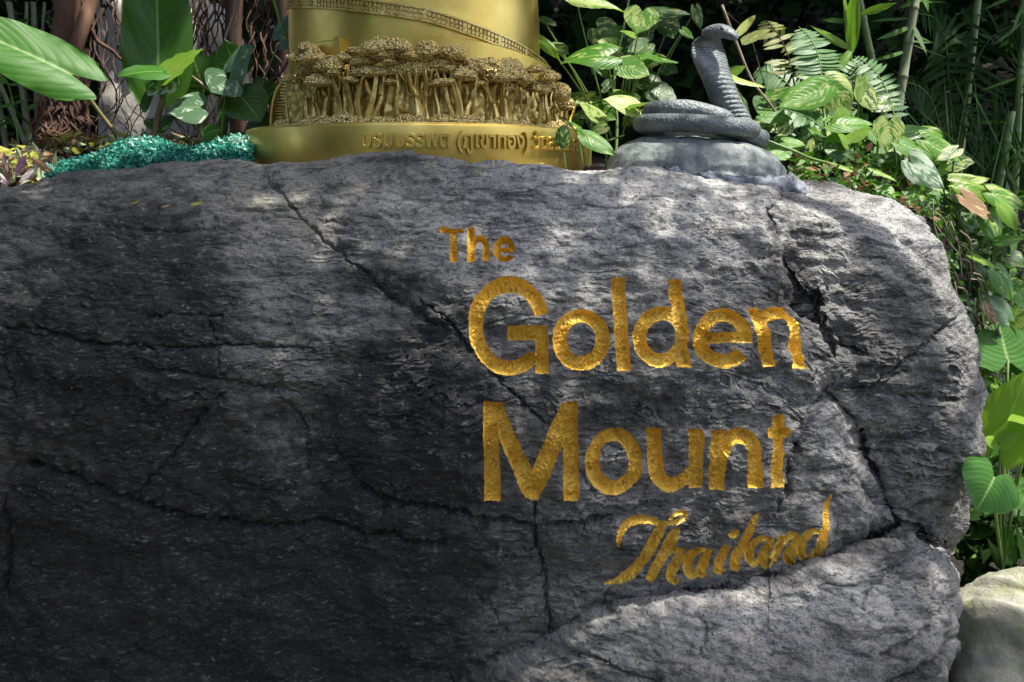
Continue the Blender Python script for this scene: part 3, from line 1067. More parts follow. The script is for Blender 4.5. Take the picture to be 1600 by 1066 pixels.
    for k, (px, py, w, h) in enumerate(CR):
        ph, z = on_cyl(px, py, .515)
        out = .500 + .022 * math.sin(k * 2.3) - .012 * max(0, (100 - py) / 40.0)
        s = 2.42 / FPX if abs(ph) < .9 else 2.8 / FPX
        o = bpy.data.objects.new('tree_crown', crowns[k % 5])
        p = cyl(ph, min(out, rw(ph) + .03), z - h * s * .25)
        o.location = p
        o.rotation_euler = (0.0, 0.12 * math.sin(k * 5.1), -ph + math.radians((k * 61) % 40 - 20))
        if abs(ph) > 0.9: o.rotation_euler[2] = ph
        o.scale = (w * s * .56, .040, h * s * .66)
        o.rotation_euler[2] = ph
        put(o)
        o.parent = root
        o.matrix_parent_inverse = world_matrix(root).inverted()

    # trunks
    TR = [(470, 128, 474, 196, 3.2), (488, 134, 487, 195, 3.5), (512, 112, 503, 194, 4), (520, 116, 530, 193, 4.5), (546, 112, 545, 192, 4.0), (566, 118, 560, 190, 3.2), (588, 118, 574, 189, 5.2),
          (606, 112, 580, 170, 3.2), (650, 116, 652, 189, 6.0), (664, 118, 668, 189, 4.2), (640, 118, 645, 188, 3.5), (704, 108, 720, 191, 5.6), (692, 118, 708, 190, 3.2), (745, 128, 722, 170, 3.2), (757, 136, 778, 184, 3.6),
          (784, 116, 788, 196, 4.6), (800, 140, 796, 196, 3.0), (818, 152, 815, 198, 3.6), (834, 152, 838, 199, 3.2), (848, 150, 850, 200, 3.2), (862, 156, 864, 202, 3.2), (876, 160, 878, 203, 3.0),
          (770, 140, 765, 194, 2.6), (740, 132, 742, 192, 2.6), (620, 120, 622, 188, 2.6), (534, 120, 538, 192, 2.6), (680, 124, 684, 190, 2.8), (806, 146, 824, 196, 2.4), (886, 170, 888, 204, 2.6), (478, 130, 496, 194, 2.5)]
    for k, (x0, y0, x1, y1, w) in enumerate(TR):
        p0, z0 = on_cyl(x0, y0, .50)
        p1, z1 = on_cyl(x1, y1, .50)
        s = w * 2.4 / FPX * 1.0
        mbt = MB()

        def limb(pa_, pb_, za_, zb2, s0, s1, flare, off):
            pts, rad = [], []
            for i in range(14):
                t = i / 13
                ph = pa_ + (pb_ - pa_) * t + .010 * math.sin(t * 6 + k * 1.7) * math.sin(math.pi * t)
                pts.append(cyl(ph, rw(ph) + off + .010 * t + .006 * math.sin(k + t * 5), za_ + (zb2 - za_) * t))
                rad.append((s0 + (s1 - s0) * t) * (1 + flare * (1 - t) ** 4))
            V, F = tube_geo(pts, rad, 14)
            V = np.asarray(V)
            ang = np.tile(np.arange(14), len(V) // 14)
            d = 0.30 * s0 * np.sin(ang * 2 * math.pi / 14 * 4 + k) + .0018 * noise2(V[:, 0] * 120, V[:, 2] * 40, k)
            ctr = np.repeat(np.array([tuple(p) for p in pts]), 14, axis=0)
            nv = V - ctr
            nv /= np.linalg.norm(nv, axis=1)[:, None]
            mbt.add(V + nv * d[:, None], F)
        limb(p1, p0, zt - .006, z0 + .015, s, s * .62, 1.3, .006)
        if w > 3:
            zm = zt + (z0 - zt) * .55
            pm = p1 + (p0 - p1) * .55
            limb(pm, pm + (.05 if k % 2 else -.05) * (1 + .4 * math.sin(k * 3.3)), zm, z0 + .014, s * .6, s * .35, .2, .012)
        mbt.build('tree_trunk', M_RELIEF, root)
    # low shrubs and stones along the foot of the trees
    r0 = np.random.default_rng(5)
    ph = -1.45
    k = 0
    while ph < 1.5:
        o = bpy.data.objects.new('foot_shrub', crowns[k % 5])
        s = r0.uniform(.014, .034)
        o.location = cyl(ph, rw(ph) + .028 + r0.uniform(-.01, .012), zt - .002)
        o.rotation_euler = (0, 0, ph)
        o.scale = (s * r0.uniform(1, 1.7), s * .8, s * r0.uniform(.6, 1.2))
        put(o)
        o.parent = root
        o.matrix_parent_inverse = world_matrix(root).inverted()
        ph += r0.uniform(.05, .10)
        k += 1

    # ribbed arch beside the relief at the left
    c = at(452, 196, .98)
    up = 0.172
    mb = MB()
    for k in range(17):
        t = k / 17
        hw = .060 * math.sqrt(max(0.02, 1 - t ** 2))
        z = zt + t * up
        mb.tube([(c.x - hw * .9, c.y, z), (c.x, c.y - .012, z), (c.x + hw, c.y + .004, z)], .0052, 6)
    mb.build('arch_ribs', M_RELIEF, root)
    fr = [(c.x - .062 * math.cos(a), c.y - .004, zt + up * math.sin(a)) for a in np.linspace(0, math.pi * .75, 22)]
    MB().tube(fr, .0055, 8).build('arch_frame', M_GOLD, root)
    # raised inscription round the plinth
    cu = bpy.data.curves.new('inscription', 'FONT')
    cu.body = '\u0e1a\u0e23\u0e21\u0e1a\u0e23\u0e23\u0e1e\u0e15 (\u0e20\u0e39\u0e40\u0e02\u0e32\u0e17\u0e2d\u0e07) \u0e27\u0e31\u0e14\u0e2a\u0e23\u0e30\u0e40\u0e01\u0e28'
    cu.extrude = 0.045
    cu.bevel_depth = 0.012
    cu.bevel_resolution = 1
    cu.offset = 0.016
    cu.resolution_u = 5
    to = bpy.data.objects.new('inscription', cu)
    COL.objects.link(to)
    bpy.context.view_layer.update()
    me = bpy.data.meshes.new_from_object(to.evaluated_get(bpy.context.evaluated_depsgraph_get()))
    bpy.data.objects.remove(to)
    co = np.empty(len(me.vertices) * 3)
    me.vertices.foreach_get('co', co)
    co = co.reshape(-1, 3)
    faces = [tuple(p.vertices) for p in me.polygons]
    pa, za = on_cyl(567, 233, .588)
    pb, zb_ = on_cyl(898, 252, .588)
    x0, x1 = co[:, 0].min(), co[:, 0].max()
    print('inscription', x0, x1, co[:, 1].min(), co[:, 1].max(), len(co), za, zb_)
    zbase = 1.5375
    kx = (pb - pa) * .588 / (x1 - x0)
    cap = .064
    V = [tuple(cyl(pa + (x - x0) * kx / .588, .5885 + z * .14 + .003, zbase + y * cap)) for x, y, z in co]
    # separate into letters: connected pieces
    par = list(range(len(V)))

    def find(a):
        while par[a] != a:
            par[a] = par[par[a]]
            a = par[a]
        return a
    for f in faces:
        for a in f[1:]:
            ra, rb = find(f[0]), find(a)
            if ra != rb: par[rb] = ra
    groups = {}
    for f in faces:
        groups.setdefault(find(f[0]), []).append(f)
    VN = np.asarray(V)
    for fs in groups.values():
        used = sorted({i for f in fs for i in f})
        mp = {v: i for i, v in enumerate(used)}
        obj('raised_letter', mesh_np('raised_letter', VN[used], [tuple(mp[i] for i in f) for f in fs], M_GOLD, False), root)
    bpy.data.meshes.remove(me)
    return root


make_tower()

# ------------------------------------------------------------------ cobra statue
def mat_stone_cobra(scales=True):
    n = N('patinated_cobra_stone' if scales else 'patinated_mound_stone')
    co = n.coord()
    big = n.noise(co, 14.0, 5, 0.65)
    c = n.ramp(big, [(0.3, (0.06, 0.075, 0.078)), (0.55, (0.125, 0.145, 0.145)), (0.75, (0.24, 0.265, 0.26))])
    v = n.node('TexVoronoi', {'Vector': n.scale(co, (1, 1, 1)), 'Scale': 115.0 if scales else 30.0})
    gr = n.ramp(n.noise(co, 90, 4, .7), [(0.35, 1.0), (0.5, 0.0)])
    c = n.mix(n.math('MULTIPLY', gr, .4), c, (0.05, 0.055, 0.06))
    if scales:
        b = n.bump(n.math('SUBTRACT', 1.0, v.outputs['Distance']), .5, .005)
    else:
        dk = n.ramp(n.noise(n.scale(co, (1, 1, 1), (4, 2, 7)), 9, 5, .7), [(0.5, 0.0), (0.68, 1.0)])
        c = n.mix(n.math('MULTIPLY', dk, .6), c, (0.07, 0.08, 0.095))
        st = n.ramp(n.noise(n.scale(co, (3, 3, .8)), 10, 5, .7), [(0.42, 0.0), (0.62, 1.0)])
        c = n.mix(n.math('MULTIPLY', st, .6), c, (0.31, 0.34, 0.32))
        b = n.bump(n.noise(co, 30, 6, .7), .7, .012)
    return n.done(n.principled(Base_Color=c, Roughness=0.52, Normal=b, Specular_IOR_Level=0.5))


def mat_mortar():
    n = N('pale_mortar')
    co = n.coord()
    c = n.ramp(n.noise(co, 30.0, 5, 0.65), [(0.34, (0.06, 0.06, 0.07)), (0.5, (0.21, 0.225, 0.26)), (0.7, (0.34, 0.36, 0.41))])
    return n.done(n.principled(Base_Color=c, Roughness=0.9, Normal=n.bump(n.noise(co, 60, 5, .7), .8, .012)))


M_SNAKE = mat_stone_cobra(True)
M_MOUND = mat_stone_cobra(False)
M_MORTAR = mat_mortar()


def make_cobra():
    Y0 = .56
    root = empty('cobra_statue', at(1090, 272, Y0))
    tag(root, 'grey stone cobra with raised hood, coiled on a smooth mound', 'statue')
    k = (Y0 - CAM_Y) / FPX * .985
    # mound
    cx = at(1088, 272, Y0)
    nu, nv = 96, 40
    V = []
    for j in range(nv):
        t = j / (nv - 1)
        for i in range(nu):
            a = 2 * math.pi * i / nu
            e = t * math.pi / 2
            rr = math.cos(e) ** .55
            x = .268 * rr * math.cos(a)
            y = .20 * rr * math.sin(a)
            z = .125 * math.sin(e) ** .9 - .030
            skew = -.016 * (x / .268) + .012 * (1 - (x / .268) ** 2)
            V.append((cx.x + x + .03 * math.sin(e) * -.2, cx.y + y, cx.z + z + skew))
    V = np.array(V)
    nn = V - np.array([cx.x, cx.y, cx.z - .1])
    nn /= np.linalg.norm(nn, axis=1)[:, None]
    low = sstep(.07, -.01, V[:, 2] - cx.z)
    V = V + nn * (0.007 * noise2(V[:, 0] * 14, V[:, 2] * 18, 3) + (.25 + low) * .009 * noise2(V[:, 0] * 36, V[:, 2] * 40 + V[:, 1] * 30, 5))[:, None]
    idx = np.arange(nu * nv).reshape(nv, nu)
    q = np.stack([idx[:-1], np.roll(idx[:-1], -1, 1), np.roll(idx[1:], -1, 1), idx[1:]], -1).reshape(-1, 4)
    obj('mound', mesh_np('mound', V, q, M_MOUND), root)
    # coils: one body spiralling up
    zc = at(1090, 199, Y0).z
    c1, c2 = at(1088, 197, Y0), at(1060, 174, Y0)
    n = 190
    pts, rad = [], []
    for i in range(n):
        t = i / (n - 1)
        a = math.radians(20 - t * 760)
        s_ = float(sstep(.47, .62, t))
        rx = .160 + (.079 - .160) * s_ - .03 * max(0, t - .75) * 2
        ry = .135 + (.075 - .135) * s_ - .03 * max(0, t - .75) * 2
        pts.append((c1.x + (c2.x - c1.x) * s_ + rx * math.cos(a), Y0 + ry * math.sin(a),
                    zc - .010 * math.cos(a) * (1 - s_) + (c2.z - c1.z + .004) * s_ + .012 * max(0, t - .7)))
        rad.append(float(np.interp(t, [0, .05, .5, .8, 1], [.025, .0255, .0255, .027, .016])))
    V, F = tube_geo(pts, rad, 20)
    obj('coiled_body', mesh_np('coiled_body', V, F, M_SNAKE), root)
    # tail end of the lower coil running down the right of the mound
    tp = smooth_path([at(1120, 199, Y0 - .10), at(1150, 204, Y0 - .06), at(1172, 210, Y0 - .02), at(1188, 216, Y0 + .03), at(1185, 212, Y0 + .10)], 30)
    V, F = tube_geo(tp, list(np.interp(np.linspace(0, 1, 30), [0, .3, .8, 1], [.022, .027, .026, .02])), 18)
    obj('coiled_body', mesh_np('coiled_body', V, F, M_SNAKE), root)
    # raised neck and hood
    f = Vector((.56, -.83, 0)).normalized()
    g = Vector((.83, .56, 0)).normalized()
    S = np.array([  # px, py, half width, half thickness back, front
        (1152, 206, .050, .044, .044), (1147, 190, .047, .042, .042), (1139, 170, .045, .038, .038), (1129, 148, .044, .034, .034), (1121, 126, .049, .030, .028),
        (1115, 108, .060, .026, .014), (1111, 92, .069, .024, -.004), (1108, 78, .068, .024, -.016), (1108, 66, .056, .024, -.014), (1111, 57, .036, .022, .012), (1117, 51, .026, .016, .014)], float)
    SS = cspline(S, 150)
    V = []
    ns = 56
    for j, (px, py, w, tb, tf) in enumerate(SS):
        c = at(px, py, Y0 - .03)
        tt = j / 149
        # axis leans, so tilt the rings with the path
        for i in range(ns):
            a = 2 * math.pi * i / ns
            ca, sa = math.cos(a), math.sin(a)
            th = tf if sa > 0 else tb
            rib = 0.0
            if sa > 0.15 and tt < .80:
                rib = .0048 * abs(math.sin(math.pi * (tt * 30))) ** .6 * min(1, (sa - .15) * 3) * (1 - sstep(.6, .8, tt))
            else:
                rib = .0014 * (math.sin(a * 26 + j * 1.2) * math.sin(j * .9))
            d = g * (w * ca) + f * ((abs(th) if th > 0 else th) * (abs(sa) ** .9) * (1 if sa > 0 else -1))
            d = d + f * (rib if sa > 0 else 0) + g * (rib * .3 * ca)
            V.append(tuple(c + d + Vector((0, 0, .010 * sa * (1 if tt < .7 else .2)))))
    idx = np.arange(150 * ns).reshape(150, ns)
    q = np.stack([idx[:-1], np.roll(idx[:-1], -1, 1), np.roll(idx[1:], -1, 1), idx[1:]], -1).reshape(-1, 4)
    obj('hood', mesh_np('hood', V, q, M_SNAKE), root)
    # head
    hc = at(1104, 60, Y0 - .03)
    hd = (at(1151, 60, Y0 - .10) - hc)
    L = hd.length
    hd.normalize()
    hs = Vector((0, 0, 1)).cross(hd).normalized()
    hu = hd.cross(hs)
    prof = np.array([(-.10, .010, .010, .010, .005), (.0, .030, .016, .016, .002), (.18, .036, .022, .016, .004), (.40, .037, .025, .012, .005), (.60, .033, .024, .011, .003), (.80, .026, .019, .011, -.001), (.94, .018, .012, .010, -.004), (1.0, .008, .005, .006, -.006)])
    PS = cspline(prof, 40)
    V = []
    ns = 36
    for (t, w, hu_, hl, dz) in PS:
        c = hc + hd * (t * L) + hu * (dz + .008)
        for i in range(ns):
            a = 2 * math.pi * i / ns
            ca, sa = math.cos(a), math.sin(a)
            hh = hu_ if sa > 0 else hl
            mouth = -.0035 * math.exp(-((sa + .18) / .13) ** 2) * (1 if .15 < t < .98 else 0)
            brow = .004 * math.exp(-((sa - .62) / .2) ** 2 - ((t - .62) / .16) ** 2)
            V.append(tuple(c + hs * ((w + mouth) * (abs(ca) ** .85) * math.copysign(1, ca)) + hu * (hh * (abs(sa) ** .9) * math.copysign(1, sa) + brow)))
    nr = len(PS)
    idx = np.arange(nr * ns).reshape(nr, ns)
    F = [tuple(x) for x in np.stack([idx[:-1], np.roll(idx[:-1], -1, 1), np.roll(idx[1:], -1, 1), idx[1:]], -1).reshape(-1, 4)]
    F += [tuple(range(ns))[::-1], tuple((nr - 1) * ns + i for i in range(ns))]
    head = obj('head', mesh_np('head', V, F, M_SNAKE), root)
    for s in (-1, 1):
        e = hc + hd * (L * .66) + hs * (.0285 * s) + hu * .018
        ring = [e + (hd * math.cos(a) + hu * math.sin(a)) * .0068 + hs * s * .001 for a in np.linspace(0, 2 * math.pi, 15)]
        MB().tube(ring, .0016, 6).build('eyelid', M_SNAKE, head)
        mb = MB()
        mb.tube([e - hs * s * .004, e + hs * s * .0, e + hs * s * .0025, e + hs * s * .0035], [.0055, .005, .0035, .001], 10)
        mb.build('eye', M_SNAKE, head)
    # mortar bedding the mound on the boulder
    pt = [(1024, 263), (1060, 274), (1100, 280), (1150, 288), (1200, 294), (1232, 295), (1250, 316)]
    c3 = smooth_path([at(px, py, .315 - .02 * (i > 3)) for i, (px, py) in enumerate(pt)], 60)
    rr = np.interp(np.linspace(0, 1, 60), [0, .1, .5, .8, .95, 1], [.006, .014, .022, .034, .036, .015])
    V, F = tube_geo(c3, list(rr), 22)
    V = np.asarray(V)
    nz = fbm(V[:, 0] * 30 + V[:, 1] * 17, V[:, 2] * 34, 3, 4)
    V[:, 1] -= .014 * nz + .005 * noise2(V[:, 0] * 110, V[:, 2] * 110, 8)
    V[:, 2] += .012 * noise2(V[:, 0] * 40, V[:, 2] * 40, 6) + .005 * noise2(V[:, 0] * 120, V[:, 1] * 120, 9)
    obj('mortar_bed', mesh_np('mortar_bed', V, F, M_MORTAR), root)


make_cobra()

# ------------------------------------------------------------------ leaves
def mat_leaf(name, dark, light, cream=0.0, veins=0.5, trans=0.35, rough=0.38, vk=9.0, cream_col=(0.42, 0.48, 0.16), spec=.28, tint=(1.3, 1.5, .5)):
    n = N(name)
    uv = n.node('UVMap').outputs[0]
    sx = n.node('SeparateXYZ', {'Vector': uv})
    u, v = sx.outputs[0], sx.outputs[1]
    au = n.math('ABSOLUTE', n.math('SUBTRACT', u, 0.5))
    r = rnd_obj(n)
    co = n.coord()
    base = n.mix(n.math('ADD', n.math('MULTIPLY', r, 0.55), n.math('MULTIPLY', n.noise(co, 2.2, 4, .6), .5)), dark, light)
    vl = n.math('ADD', v, n.math('MULTIPLY', au, -0.9))
    if cream > 0:
        cv = n.node('CombineXYZ', {'X': n.math('MULTIPLY', vl, 2.6), 'Y': n.math('MULTIPLY', u, 2.4), 'Z': n.math('MULTIPLY', r, 37.0)}).outputs[0]
        cn = n.noise(cv, 1.7, 5, .65, .4)
        cm = n.ramp(n.math('ADD', cn, n.math('MULTIPLY', n.math('SUBTRACT', n.math('FRACT', n.math('MULTIPLY', r, 7.3)), .5), .16)), [(0.55 - .10 * cream, 0.0), (0.62 - .08 * cream, 1.0)])
        base = n.mix(n.math('MULTIPLY', cm, .85), base, cream_col)
    wv = n.math('ABSOLUTE', n.math('SINE', n.math('MULTIPLY', vl, vk * math.pi)))
    vein = n.ramp(wv, [(0.0, 1.0), (0.13, 0.0)])
    mid = n.ramp(au, [(0.008, 1.0), (0.026, 0.0)])
    vm = n.math('MAXIMUM', n.math('MULTIPLY', vein, 0.26 * veins), n.math('MULTIPLY', mid, 0.8 * veins), clamp=True)
    base = n.mix(vm, base, (0.42, 0.55, 0.20))
    # blemishes and browned tips
    bl = n.ramp(n.noise(n.node('CombineXYZ', {'X': u, 'Y': v, 'Z': n.math('MULTIPLY', r, 91.0)}).outputs[0], 9.0, 4, .6), [(0.70, 0.0), (0.76, 1.0)])
    base = n.mix(n.math('MULTIPLY', bl, .55), base, (0.16, 0.10, 0.03))
    bmp = n.bump(wv, .30 * veins, .0035)
    bmp = n.bump(n.noise(n.node('CombineXYZ', {'X': u, 'Y': v}).outputs[0], 14.0, 3, .5), .2, .004, bmp)
    p = n.principled(Base_Color=base, Roughness=rough, Normal=bmp, Specular_IOR_Level=spec)
    t = n.node('BsdfTranslucent', {'Color': n.mix(1.0, base, tint, 'MULTIPLY')}).outputs[0]
    m = n.node('MixShader', {0: trans})
    n.t.links.new(p, m.inputs[1])
    n.t.links.new(t, m.inputs[2])
    return n.done(m.outputs[0])


M_POTHOS = mat_leaf('variegated_pothos_leaf', (0.04, 0.14, 0.014), (0.10, 0.25, 0.025), 0.42, .55)
M_POTHOS_D = mat_leaf('dark_pothos_leaf', (0.016, 0.06, 0.014), (0.045, 0.12, 0.028), 0.25, .35)
M_CREAM = mat_leaf('creamy_pothos_leaf', (0.08, 0.20, 0.03), (0.18, 0.32, 0.06), 1.2, .4)
M_BIGLEAF = mat_leaf('glossy_arum_leaf', (0.03, 0.12, 0.012), (0.065, 0.20, 0.022), 0.0, .6, .36, .45, 10.0, spec=.25)
M_BACKLIT = mat_leaf('deep_green_arum_leaf', (0.03, 0.10, 0.012), (0.06, 0.15, 0.02), 0.0, .5, .35, .36, 8.0)
M_LIME = mat_leaf('lime_arum_leaf', (0.13, 0.26, 0.025), (0.20, 0.33, 0.04), 0.0, .4, .4, .34, 7.0)
M_GLAUC = mat_leaf('silvery_green_leaf', (0.045, 0.105, 0.05), (0.11, 0.19, 0.10), 0.15, .3, .25, .26, 6.0, (0.45, .52, .40))
M_FERN = mat_leaf('fern_leaflet', (0.05, 0.14, 0.045), (0.13, 0.24, 0.10), 0.0, .35, .3, .36, 1.0)
M_FERN_Y = mat_leaf('yellowing_fern_leaflet', (0.10, 0.17, 0.03), (0.26, 0.27, 0.06), 0.5, .35, .35, .42, 1.0, (0.42, .33, .12))
M_BLADE = mat_leaf('grassy_blade', (0.02, 0.08, 0.012), (0.06, 0.16, 0.02), 0.0, .3, .35, .5, 1.0, spec=.2)
M_BLADE_Y = mat_leaf('bright_blade', (0.12, 0.26, 0.02), (0.22, 0.36, 0.05), 0.0, .3, .45, .4, 1.0)
M_PALM = mat_leaf('dark_palm_leaflet', (0.008, 0.03, 0.006), (0.02, 0.065, 0.012), 0.0, .1, .3, .6, 1.0, spec=.1)
M_SHADE = mat_leaf('jungle_shade_leaf', (0.008, 0.022, 0.005), (0.02, 0.045, 0.01), 0.0, .0, .12, .8, 1.0, spec=.05)  # near-black leaf colour stands in for the background's deep shade
M_PINK = mat_leaf('pink_striped_leaf', (0.30, 0.12, 0.26), (0.52, 0.34, 0.46), 0.5, .2, .3, .4, 1.0, (.62, .66, .50), tint=(1, 1, 1))
M_PALEGREEN = mat_leaf('pale_striped_leaf', (0.16, 0.25, 0.13), (0.42, 0.48, 0.28), 0.8, .2, .3, .4, 1.0, (.62, .62, .42), tint=(1, 1, 1))
M_DRY = mat_leaf('dry_brown_leaf', (0.13, 0.06, 0.03), (0.34, 0.21, 0.10), 0.3, .2, .25, .6, 3.0, (.5, .4, .25), tint=(1, 1, 1))
M_YELLOW = mat_leaf('yellowed_leaf', (0.30, 0.32, 0.04), (0.45, 0.42, 0.08), 0.4, .2, .3, .5, 3.0, (.3, .25, .05))


def mat_plain(name, a, b, scale=20.0, rough=.7, bump=.4, stretch=(1, 1, 1)):
    n = N(name)
    co = n.scale(n.coord(), stretch)
    c = n.ramp(n.noise(co, scale, 5, .65), [(0.3, a), (0.72, b)])
    return n.done(n.principled(Base_Color=c, Roughness=rough, Normal=n.bump(n.noise(co, scale * 2.2, 5, .65), bump, .01)))


M_STALK = mat_plain('green_stalk', (0.06, 0.13, 0.02), (0.17, 0.26, 0.05), 14, .5, .15)
M_STALK_R = mat_plain('brown_green_stalk', (0.09, 0.055, 0.022), (0.17, 0.17, 0.05), 8, .5, .2)
M_TWIG = mat_plain('pale_twig', (0.14, 0.10, 0.07), (0.36, 0.29, 0.21), 20, .85, .4)
M_DARKTWIG = mat_plain('dark_twig', (0.03, 0.022, 0.016), (0.09, 0.065, 0.045), 20, .9, .4)
M_ROOT = mat_plain('aerial_root_bark', (0.035, 0.017, 0.010), (0.16, 0.082, 0.05), 9, .9, .7, (1, 1, .18))
M_PALEROCK = mat_plain('pale_limestone', (0.28, 0.26, 0.23), (0.62, 0.58, 0.51), 5, .9, .8)
M_CULM = mat_plain('bamboo_culm', (0.09, 0.12, 0.055), (0.24, 0.25, 0.13), 6, .5, .15, (1, 1, .2))
M_CULM_G = mat_plain('green_bamboo_culm', (0.05, 0.11, 0.02), (0.15, 0.22, 0.06), 6, .45, .12, (1, 1, .2))

WPROF = {
    'heart': ([0, .06, .14, .25, .38, .52, .68, .82, .93, 1], [.30, .42, .485, .50, .475, .41, .30, .17, .065, 0], .17),
    'arrow': ([0, .06, .14, .25, .38, .52, .68, .82, .93, 1], [.26, .40, .47, .50, .49, .44, .34, .20, .08, 0], .10),
    'lance': ([0, .1, .22, .38, .55, .72, .87, 1], [.06, .26, .42, .50, .46, .33, .16, 0], 0),
    'strap': ([0, .1, .3, .5, .7, .88, 1], [.30, .42, .50, .48, .38, .2, 0], 0),
    'round': ([0, .08, .2, .4, .6, .8, .93, 1], [.12, .30, .44, .50, .48, .37, .21, 0], .02),
}


def leaf_mesh(kind, mat, fold=.16, droop=.10, ripple=.0, twist=0., nt=11, ns=6, seed=0, lobe=None):
    T, W, L = WPROF[kind]
    if lobe is not None: L = lobe
    t = np.linspace(0, 1, nt)
    s = np.linspace(-1, 1, ns + 1)
    S, TT = np.meshgrid(s, t)
    w = np.interp(TT, T, W)
    x = S * w
    aS = np.abs(S)
    y = TT - L * (1 - TT) ** 3 * np.sin(np.pi * .72 * aS) * 1.5
    z = fold * np.abs(x) * (1 - .4 * TT) - droop * TT ** 2 * 1.0 + droop * .3 * TT
    z = z + ripple * np.sin(TT * 22 - aS * 6 + seed) * aS + .02 * np.sin(S * 2 + seed * 1.7 + TT * 4) - fold * .5 * x * x * 4
    x = x + twist * z
    z = z + twist * x * TT
    V = np.stack([x, y, z], -1).reshape(-1, 3)
    n1 = ns + 1
    idx = np.arange(nt * n1).reshape(nt, n1)
    q = np.stack([idx[:-1, :-1], idx[:-1, 1:], idx[1:, 1:], idx[1:, :-1]], -1).reshape(-1, 4)
    uv = np.stack([S * .5 + .5, TT], -1).reshape(-1, 2)
    return mesh_np('leaf', V, q, mat, True, uv)


_leafcache = {}


def get_leaf(kind, mat, var=0):
    key = (kind, mat.name, var % 5)
    if key not in _leafcache:
        v = var % 5
        _leafcache[key] = leaf_mesh(kind, mat, fold=[.18, .34, .05, .26, .45][v], droop=[.10, .22, .05, -.08, .30][v], ripple=[.0, .012, .02, .006, .0][v], twist=[0, .25, -.2, .1, -.3][v], seed=v)
    return _leafcache[key]


def place(o, base, tip, width, nrm, parent):
    Yv = Vector(tip) - Vector(base)
    L = Yv.length
    Yv = Yv / L
    Z = Vector(nrm)
    Z = (Z - Yv * Z.dot(Yv))
    if Z.length < 1e-4: Z = Vector((.3, -.7, .2)) - Yv * Vector((.3, -.7, .2)).dot(Yv)
    Z.normalize()
    X = Yv.cross(Z)
    zs = min(L, 2.0 * width)
    m = Matrix(((X.x * width, Yv.x * L, Z.x * zs, base[0]), (X.y * width, Yv.y * L, Z.y * zs, base[1]), (X.z * width, Yv.z * L, Z.z * zs, base[2]), (0, 0, 0, 1)))
    COL.objects.link(o)
    if parent is not None:
        o.parent = parent
    o.matrix_basis = world_matrix(parent).inverted() @ m if parent is not None else m
    return o


VAR = [0]


def leaf(plant, kind, mat, b, t, wpx, y0, y1=None, n=(0, -.75, .65), stalk=None, stalk_mat=None, sr=.0022, name='leaf', mesh=None, sag=.02):
    """b, t: base and tip of the leaf in photograph pixels at depths y0, y1; stalk: root of its stalk (world point)"""
    y1 = y0 if y1 is None else y1
    P0, P1 = at(b[0], b[1], y0), at(t[0], t[1], y1)
    w = wpx * (0.5 * (y0 + y1) - CAM_Y) / FPX * (1.22 if kind == 'heart' else 1.0)
    VAR[0] += 1
    o = bpy.data.objects.new(name, mesh or get_leaf(kind, mat, VAR[0]))
    nn = Vector(n) + Vector((random.uniform(-.15, .15), random.uniform(-.1, .1), random.uniform(-.15, .15)))
    place(o, P0, P1, w, nn, plant)
    if stalk is not None:
        s = Vector(stalk)
        mid = s.lerp(P0, .55) + Vector((random.uniform(-.01, .01), 0, sag))
        pts = smooth_path([s, mid, P0], 8)
        me = mesh_np('leaf_stalk', *tube_geo(pts, list(np.linspace(sr * 1.4, sr, 8)), 6), stalk_mat or M_STALK)
        obj('leaf_stalk', me, plant)
    return o


def plant(name, px, py, y, label, cat='plant', group=None):
    return tag(empty(name, at(px, py, y)), label, cat, group)


def stem(plant_, pts, r0, r1, mat, name='stem', n=20, seg=7):
    P = smooth_path(pts, n)
    return obj(name, mesh_np(name, *tube_geo(P, list(np.linspace(r0, r1, n)), seg), mat), plant_)


UPC = (0, -.75, .65)      # towards the viewer and up
UP = (0, -.35, .95)
FR = (0, -1, .15)

